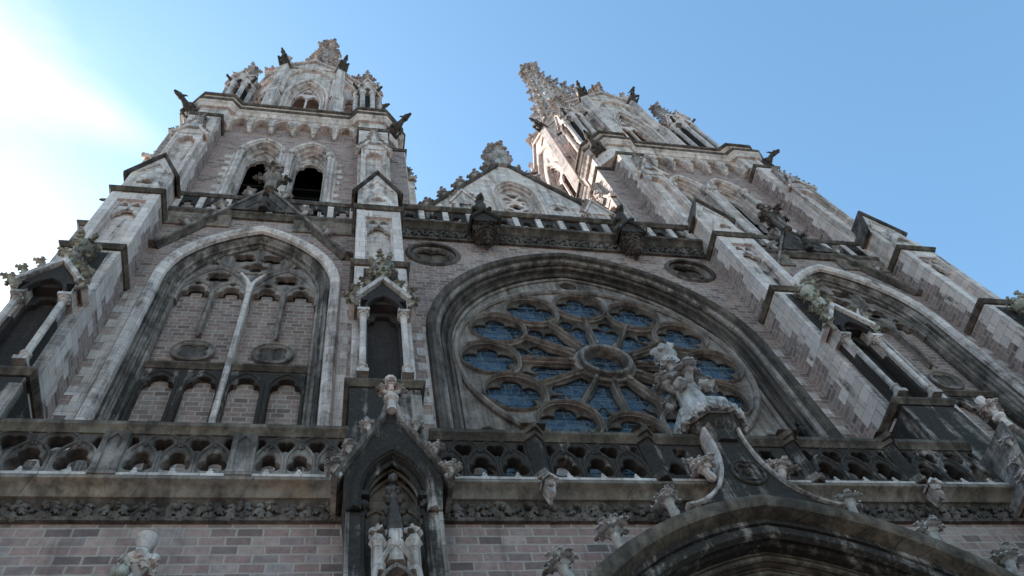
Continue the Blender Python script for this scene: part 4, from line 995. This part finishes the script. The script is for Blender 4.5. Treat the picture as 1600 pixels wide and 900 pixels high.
# ------------------------------------------------------------------ corner turrets, octagon and spire
def turret():
    m = M(); m.lathe([(.95, 43.6), (.95, 44.1), (.86, 44.3), (.86, 44.6), (.8, 44.7)], 0, 0, 8, pi/8); o = m.obj('corner_turret', 'top', church)
    m = M(); m.lathe([(.34, 44.6), (.34, 51.6)], 0, 0, 8); m.obj('dark_core', 'dark', o)  # added core, coloured near-black to paint shade into the gaps between the columns
    for k in range(8):
        a = pi/8+k*pi/4; m = M(); x, y = .72*cos(a), .72*sin(a)
        m.lathe([(.19, 44.65), (.19, 44.95), (.14, 45.02), (.14, 50.3), (.17, 50.32), (.17, 50.4), (.14, 50.42), (.2, 50.62), (.21, 50.75)], x, y, 8); m.obj('column', 'pale', o)
    m = M()
    for k in range(8):
        a = k*pi/4; R = Matrix.Rotation(a+pi/2, 4, 'Z'); m.T = R
        hw = .70*math.tan(pi/8)+.02
        m.plate([(-hw-.06, 50.6), (-hw-.06, 51.9), (0, 53.2), (hw+.06, 51.9), (hw+.06, 50.6)]+list(reversed(arch(0, hw-.06, 50.6, 50.75, 51.5, 6))), [], -.82, -.72, .01)
        m.sweep([(-hw-.1, 51.75), (0, 53.3), (hw+.1, 51.75)], [(-.02, -.92), (.07, -.92), (.07, -.6), (-.02, -.6)])
        for s in (-1, 1): rakes(m, (hw+.1)*s, 51.8, 0, 53.3, -.84, 3, .17)
        crocket(m, (0, -.8, 53.3), (0, -1, .2), .24)
    m.T = None
    m.obj('gablet_ring', 'top', o)
    m = M(); m.lathe([(.72, 51.4), (.64, 52.4), (.3, 55.2), (.1, 56.9), (.17, 57.0), (.08, 57.1)], 0, 0, 8, pi/8)
    for k in range(8):
        a = pi/8+k*pi/4
        for t in range(7): z = 52.8+t*.62; r = .63-(z-52.4)*.115; crocket(m, (r*cos(a), r*sin(a), z), (cos(a), sin(a), .2), .3)
    for k in range(4): crocket(m, (0, 0, 57.0), (cos(k*pi/2), sin(k*pi/2), 0), .62); crocket(m, (0, 0, 57.6), (cos(k*pi/2), sin(k*pi/2), 0), .3)
    m.lathe([(.1, 57.0), (.07, 58.0), (.12, 58.05), (.03, 58.4)], 0, 0, 6)
    m.obj('spirelet', 'leaf', o)
    for k in range(4):
        a = pi/4+k*pi/2; m = M(); m.tube([(.7*cos(a), .7*sin(a), 51.7), (.95*cos(a), .95*sin(a), 51.85), (1.12*cos(a), 1.12*sin(a), 51.9)], [.12, .1, .07], 7); m.lump((1.14*cos(a), 1.14*sin(a), 51.93), .1, None, .3); m.obj('gargoyle', 'beast', o)
    return o
TU = turret()
AP = 4.15; HF = AP*math.tan(pi/8)
def octagon():
    m = M(); OW = arch(0, 1.12, 43.8, 50.2, 54.4, 10)
    for k in range(8):
        m.T = Matrix.Rotation(k*pi/4, 4, 'Z'); m.plate([(-HF, 43.6), (HF, 43.6), (HF, 57.6), (-HF, 57.6)], [OW], -AP, -AP+.5)
    m.T = None; o = m.obj('octagon', 'top', church)
    m = M(); m.prism(circ(0, 0, AP/cos(pi/8)-.2, 8, pi/8), 57.2, 57.4, XY); m.obj('ceiling', 'top', o)
    for k in range(8):
        R = Matrix.Rotation(k*pi/4, 4, 'Z')
        m = M(R); m.sweep(OW, jamb(.36, .45, 2, .02, -AP-.02)); m.sweep(OW, [(0, -AP), (.02, -AP-.14), (.14, -AP-.18), (.2, -AP)])
        w = m.obj('octagon_window', 'top', o)
        m = M(R); I = [p for p in inset(OW, .36) if p[1] > 51.2]; 
        hd = light(.36, .62, 51.2, 51.45)+light(-.36, .62, 51.2, 51.45)
        m.plate([(I[0][0], 51.2)]+I[1:-1]+[(I[-1][0], 51.2)]+hd, [foil(0, 52.65, .4, 4, pi/4, 32)], -AP+.3, -AP+.45, .02); m.box(-.05, .05, -AP+.3, -AP+.45, 43.8, 51.4); m.box(-.8, .8, -AP+.32, -AP+.43, 47.6, 47.8); m.obj('tracery', 'stone', w)
        m = M(R); m.prism([(-1.5, 57.55), (1.5, 57.55), (0, 59.3)], -AP-.1, -AP+.3); m.sweep([(-1.6, 57.5), (0, 59.4), (1.6, 57.5)], [(-.02, -AP-.26), (.16, -AP-.26), (.16, -AP+.3), (-.02, -AP+.3)])
        for s in (-1, 1): rakes(m, 1.6*s, 57.6, .1*s, 59.4, -AP-.1, 4, .34)
        finial(m, 0, -AP, 59.3, 2.4, .62); m.sweep(arch(0, 1.42, 50.4, 54.3, 57.2, 10), [(-.1, -AP+.02), (-.08, -AP-.16), (.02, -AP-.26), (.12, -AP-.26), (.14, -AP+.02)]); m.obj('gablet', 'top', o)
        a = -pi/2+pi/8+k*pi/4; R2 = Matrix.Rotation(a+pi/2, 4, 'Z'); r = AP/cos(pi/8)
        m = M(R2); m.box(-.3, .3, -r-.42, -r+.2, 43.6, 50.5); m.frus(-.3, .3, -r-.42, -r+.2, 50.5, -.26, .26, -r-.3, -r+.2, 50.9); m.box(-.26, .26, -r-.3, -r+.2, 50.9, 57.7); m.box(-.34, .34, -r-.5, -r+.2, 57.7, 57.95)
        m.lathe([(.24, 57.9), (.22, 59.0), (.05, 60.6)], 0, -r-.05, 4, pi/4)
        for q in range(4): crocket(m, (0, -r-.05, 60.0), (cos(q*pi/2), sin(q*pi/2), .2), .26); crocket(m, (.16*cos(q*pi/2+.78), -r-.05+.16*sin(q*pi/2+.78), 59.2), (cos(q*pi/2+.78), sin(q*pi/2+.78), .2), .24)
        m.obj('corner_pier', 'top', o)
        gargoyle_part(o, (r+.1)*cos(a), (r+.1)*sin(a), 57.5, a, 1.5, .92, .75)
    return o
OC = octagon()
def spire():
    m = M(); r0, z0, z1 = 3.0, 57.6, 85.0
    m.lathe([(r0, z0), (.25, z1)], 0, 0, 8, pi/8); o = m.obj('spire', 'top', church)
    for k in range(8):
        a = pi/8+k*pi/4; m = M(); m.tube([(r0*cos(a), r0*sin(a), z0), (.25*cos(a), .25*sin(a), z1)], [.16, .1], 6)
        for t in range(11):
            f = (t+.6+random.uniform(-.15, .15))/11.2; r = r0+(.25-r0)*f; crocket(m, (r*cos(a), r*sin(a), z0+(z1-z0)*f), (cos(a), sin(a), .1), 1.15-.45*f)
        m.obj('crocketed_rib', 'leaf', o)
    for k in range(8):
        R = Matrix.Rotation(k*pi/4, 4, 'Z'); m = M(R)
        for t in range(7):
            f = .12+.1*t; r = (r0+(.25-r0)*f)*cos(pi/8); w = r*.3; z = z0+(z1-z0)*f
            m.sweep(arch(0, w, z, z+.5, z+.5+w*1.5, 5), bead(0, -r+.04, .09, 6), lambda a, b, c: (a, c+(b-z)*.093, b)); m.lump((0, -r-.05, z+.6), (w*.5, .2, w*.6), None, .6, False)
        m.tube([(0, -r0*cos(pi/8), z0), (0, -.25*cos(pi/8), z1)], [.12, .06], 6); m.obj('spire_tracery', 'leaf', o)
    m = M(); m.lathe([(.3, z1-.4), (.2, z1), (.4, z1+.15), (.2, z1+.3), (.14, z1+1.6)], 0, 0, 8)
    for k in range(4): a = k*pi/2+.4; bigleaf(m, (.15*cos(a), .15*sin(a), z1+.5), (cos(a), sin(a), .1), 1.2); bigleaf(m, (.1*cos(a), .1*sin(a), z1+1.2), (cos(a), sin(a), .1), .6)
    m.obj('finial', 'leaf', o)
    for k in range(4):
        m = M(Matrix.Rotation(k*pi/2+pi/4*0, 4, 'Z')); m.box(-.5, .5, -2.9, -1.9, 60.0, 62.7); m.prism([(-.6, 62.6), (.6, 62.6), (0, 64.5)], -2.95, -1.7); finial(m, 0, -2.8, 64.4, 1.6, .5)
        for s in (-1, 1): rakes(m, .6*s, 62.7, 0, 64.5, -2.9, 3, .36)
        m.obj('lucarne', 'top', o)
    return o
SP = spire()
first = True
for s in (-1, 1):
    X = TX*s; pl = (lambda o, loc, rz=0.: (setattr(o, 'location', loc), setattr(o.rotation_euler, 'z', rz) if False else o.rotation_euler.__setitem__(2, rz), o)[2]) if first else (lambda o, loc, rz=0.: dup(o, church, loc, rz))
    yc = 5.4
    k0 = True
    for k in range(4):
        a = k*pi/2
        f = pl if k == 0 else (lambda o, loc, rz=0.: dup(o, church, loc, rz))
        rot = lambda x, y: (X+x*cos(a)-y*sin(a), yc+x*sin(a)+y*cos(a), 0)
        f(BF, rot(0, -4.4), a)
        for d in (-1.05, 1.05): (f if d < 0 else (lambda o, loc, rz=0.: dup(o, church, loc, rz)))(BW, rot(d, -4.4), a)
        for d in (-3.75, 3.75): (f if d < 0 else (lambda o, loc, rz=0.: dup(o, church, loc, rz)))(BB, rot(d, -4.4), a)
        f(TU, rot(-3.75, -3.5), 0.)
    pl(TC, (X, yc, 0)); pl(OC, (X, 5.7, 0)); pl(SP, (X, 5.8, 0))
    first = False

# ------------------------------------------------------------------ bird on the balcony rail
m = M(); m.tube([(-.16, 0, .1), (-.02, 0, .15), (.1, 0, .2), (.16, 0, .26)], [.03, .085, .08, .05], 8); m.lump((.2, 0, .29), (.06, .05, .055), None, .05, False); m.tube([(.24, 0, .29), (.31, 0, .275)], [.025, .006], 6)
m.add([(-.12, -.04, .13), (-.12, .04, .13), (-.36, .05, .04), (-.36, -.05, .04), (-.12, -.04, .1), (-.12, .04, .1), (-.36, .05, .025), (-.36, -.05, .025)], [(0, 1, 2, 3), (7, 6, 5, 4), (0, 4, 5, 1), (1, 5, 6, 2), (2, 6, 7, 3), (3, 7, 4, 0)])
for s in (-1, 1): m.tube([(.02, .035*s, .1), (.03, .035*s, 0)], .012, 5); m.tube([(.03, .035*s, .004), (.08, .04*s, .004)], .01, 5); m.lump((-.03, .075*s, .16), (.15, .02, .06), None, .1, False)
b = m.obj('bird', 'feather', None, (1.98, -2.04, 13.8), -2.2); b['label'] = 'small black bird perched on the dark stone balcony rail'; b['category'] = 'bird'

# ------------------------------------------------------------------ ground, camera, light
m = M(); m.add([(-900, -900, 0), (900, -900, 0), (900, 900, 0), (-900, 900, 0)], [(0, 1, 2, 3)])
g = m.obj('ground', 'pave', None); g['kind'] = 'structure'; g['label'] = 'grey cobbled square in front of the church'

cam = bpy.data.cameras.new('camera'); co = bpy.data.objects.new('camera', cam); COL.objects.link(co); S.camera = co
yaw, pitch, roll, f = CAMROT
cam.sensor_width = 36; cam.lens = f*36/1600; cam.clip_end = 3000; cam.clip_start = .1
fw = Vector((sin(yaw)*cos(pitch), cos(yaw)*cos(pitch), sin(pitch))); r0 = Vector((cos(yaw), -sin(yaw), 0)); u0 = r0.cross(fw)
r = cos(roll)*r0+sin(roll)*u0; u = -sin(roll)*r0+cos(roll)*u0
co.matrix_world = Matrix(((r.x, u.x, -fw.x, CAMPOS[0]), (r.y, u.y, -fw.y, CAMPOS[1]), (r.z, u.z, -fw.z, CAMPOS[2]), (0, 0, 0, 1)))

AZ, EL = radians(-41), radians(43)
sd = Vector((sin(AZ)*cos(EL), cos(AZ)*cos(EL), sin(EL)))
sl = bpy.data.lights.new('sun', 'SUN'); sl.energy = 4.2; sl.angle = radians(.53); sl.color = (1, .95, .87)
so = bpy.data.objects.new('sun', sl); COL.objects.link(so); so.rotation_euler = (-sd).to_track_quat('-Z', 'Y').to_euler(); so.location = (0, 0, 100)
w = bpy.data.worlds.new('World'); S.world = w; w.use_nodes = True; t = T(w.node_tree); bg = t.N['Background']
sky = t.N.new('ShaderNodeTexSky'); sky.sky_type = 'NISHITA'; sky.sun_disc = False; sky.sun_elevation = EL; sky.sun_rotation = AZ
sky.air_density = 1.0; sky.dust_density = .7; sky.ozone_density = .2
# thin cloud: a bright wisp running in from the left of the view plus a faint veil towards the sun
d = t.N.new('ShaderNodeTexCoord').outputs['Generated']
col = t.mix(1., sky.outputs[0], (.82, 1.075, 1.07), 'MULTIPLY')
def dot(v): 
    n = t.N.new('ShaderNodeVectorMath'); n.operation = 'DOT_PRODUCT'; t.put(n.inputs[0], d); n.inputs[1].default_value = v; return n.outputs['Value']
c0 = Vector((-.305, .255, .918)).normalized(); e1 = Vector((-.20, .315, .928)); e1 = (e1-c0*e1.dot(c0)).normalized(); e2 = c0.cross(e1)
den = t.m('MAXIMUM', dot(c0), .2); ca = t.m('DIVIDE', dot(e1), den); cb = t.m('DIVIDE', dot(e2), den)
nz = t.noise(t.comb(t.m('MULTIPLY', ca, 5.), t.m('MULTIPLY', cb, 13.), 0.), 1., 7, .6)
wd = t.step(ca, -.22, .16, .075, .012)
band = t.step(t.m('ADD', t.m('DIVIDE', t.m('ABSOLUTE', cb), wd), t.m('MULTIPLY', t.m('SUBTRACT', nz, .5), 2.2)), 1.9, -.3)
band = t.m('MULTIPLY', band, t.step(ca, .145, .02))
veil = t.m('MULTIPLY', t.step(t.noise(t.vm('MULTIPLY', d, (3., 3., 5.)), 1.3, 6, .6), .42, .75), t.step(dot(tuple(sd)), .80, .99))
cov = t.m('MINIMUM', t.m('ADD', t.m('MULTIPLY', band, .68), t.m('MULTIPLY', veil, .35)), 1.)
col = t.mix(cov, col, (4.2, 4.25, 4.3))
t.put(bg.inputs['Color'], col); bg.inputs['Strength'].default_value = .12
S.view_settings.view_transform = 'Standard'; S.view_settings.look = 'None'; S.view_settings.gamma = 1; S.view_settings.exposure = EXPO
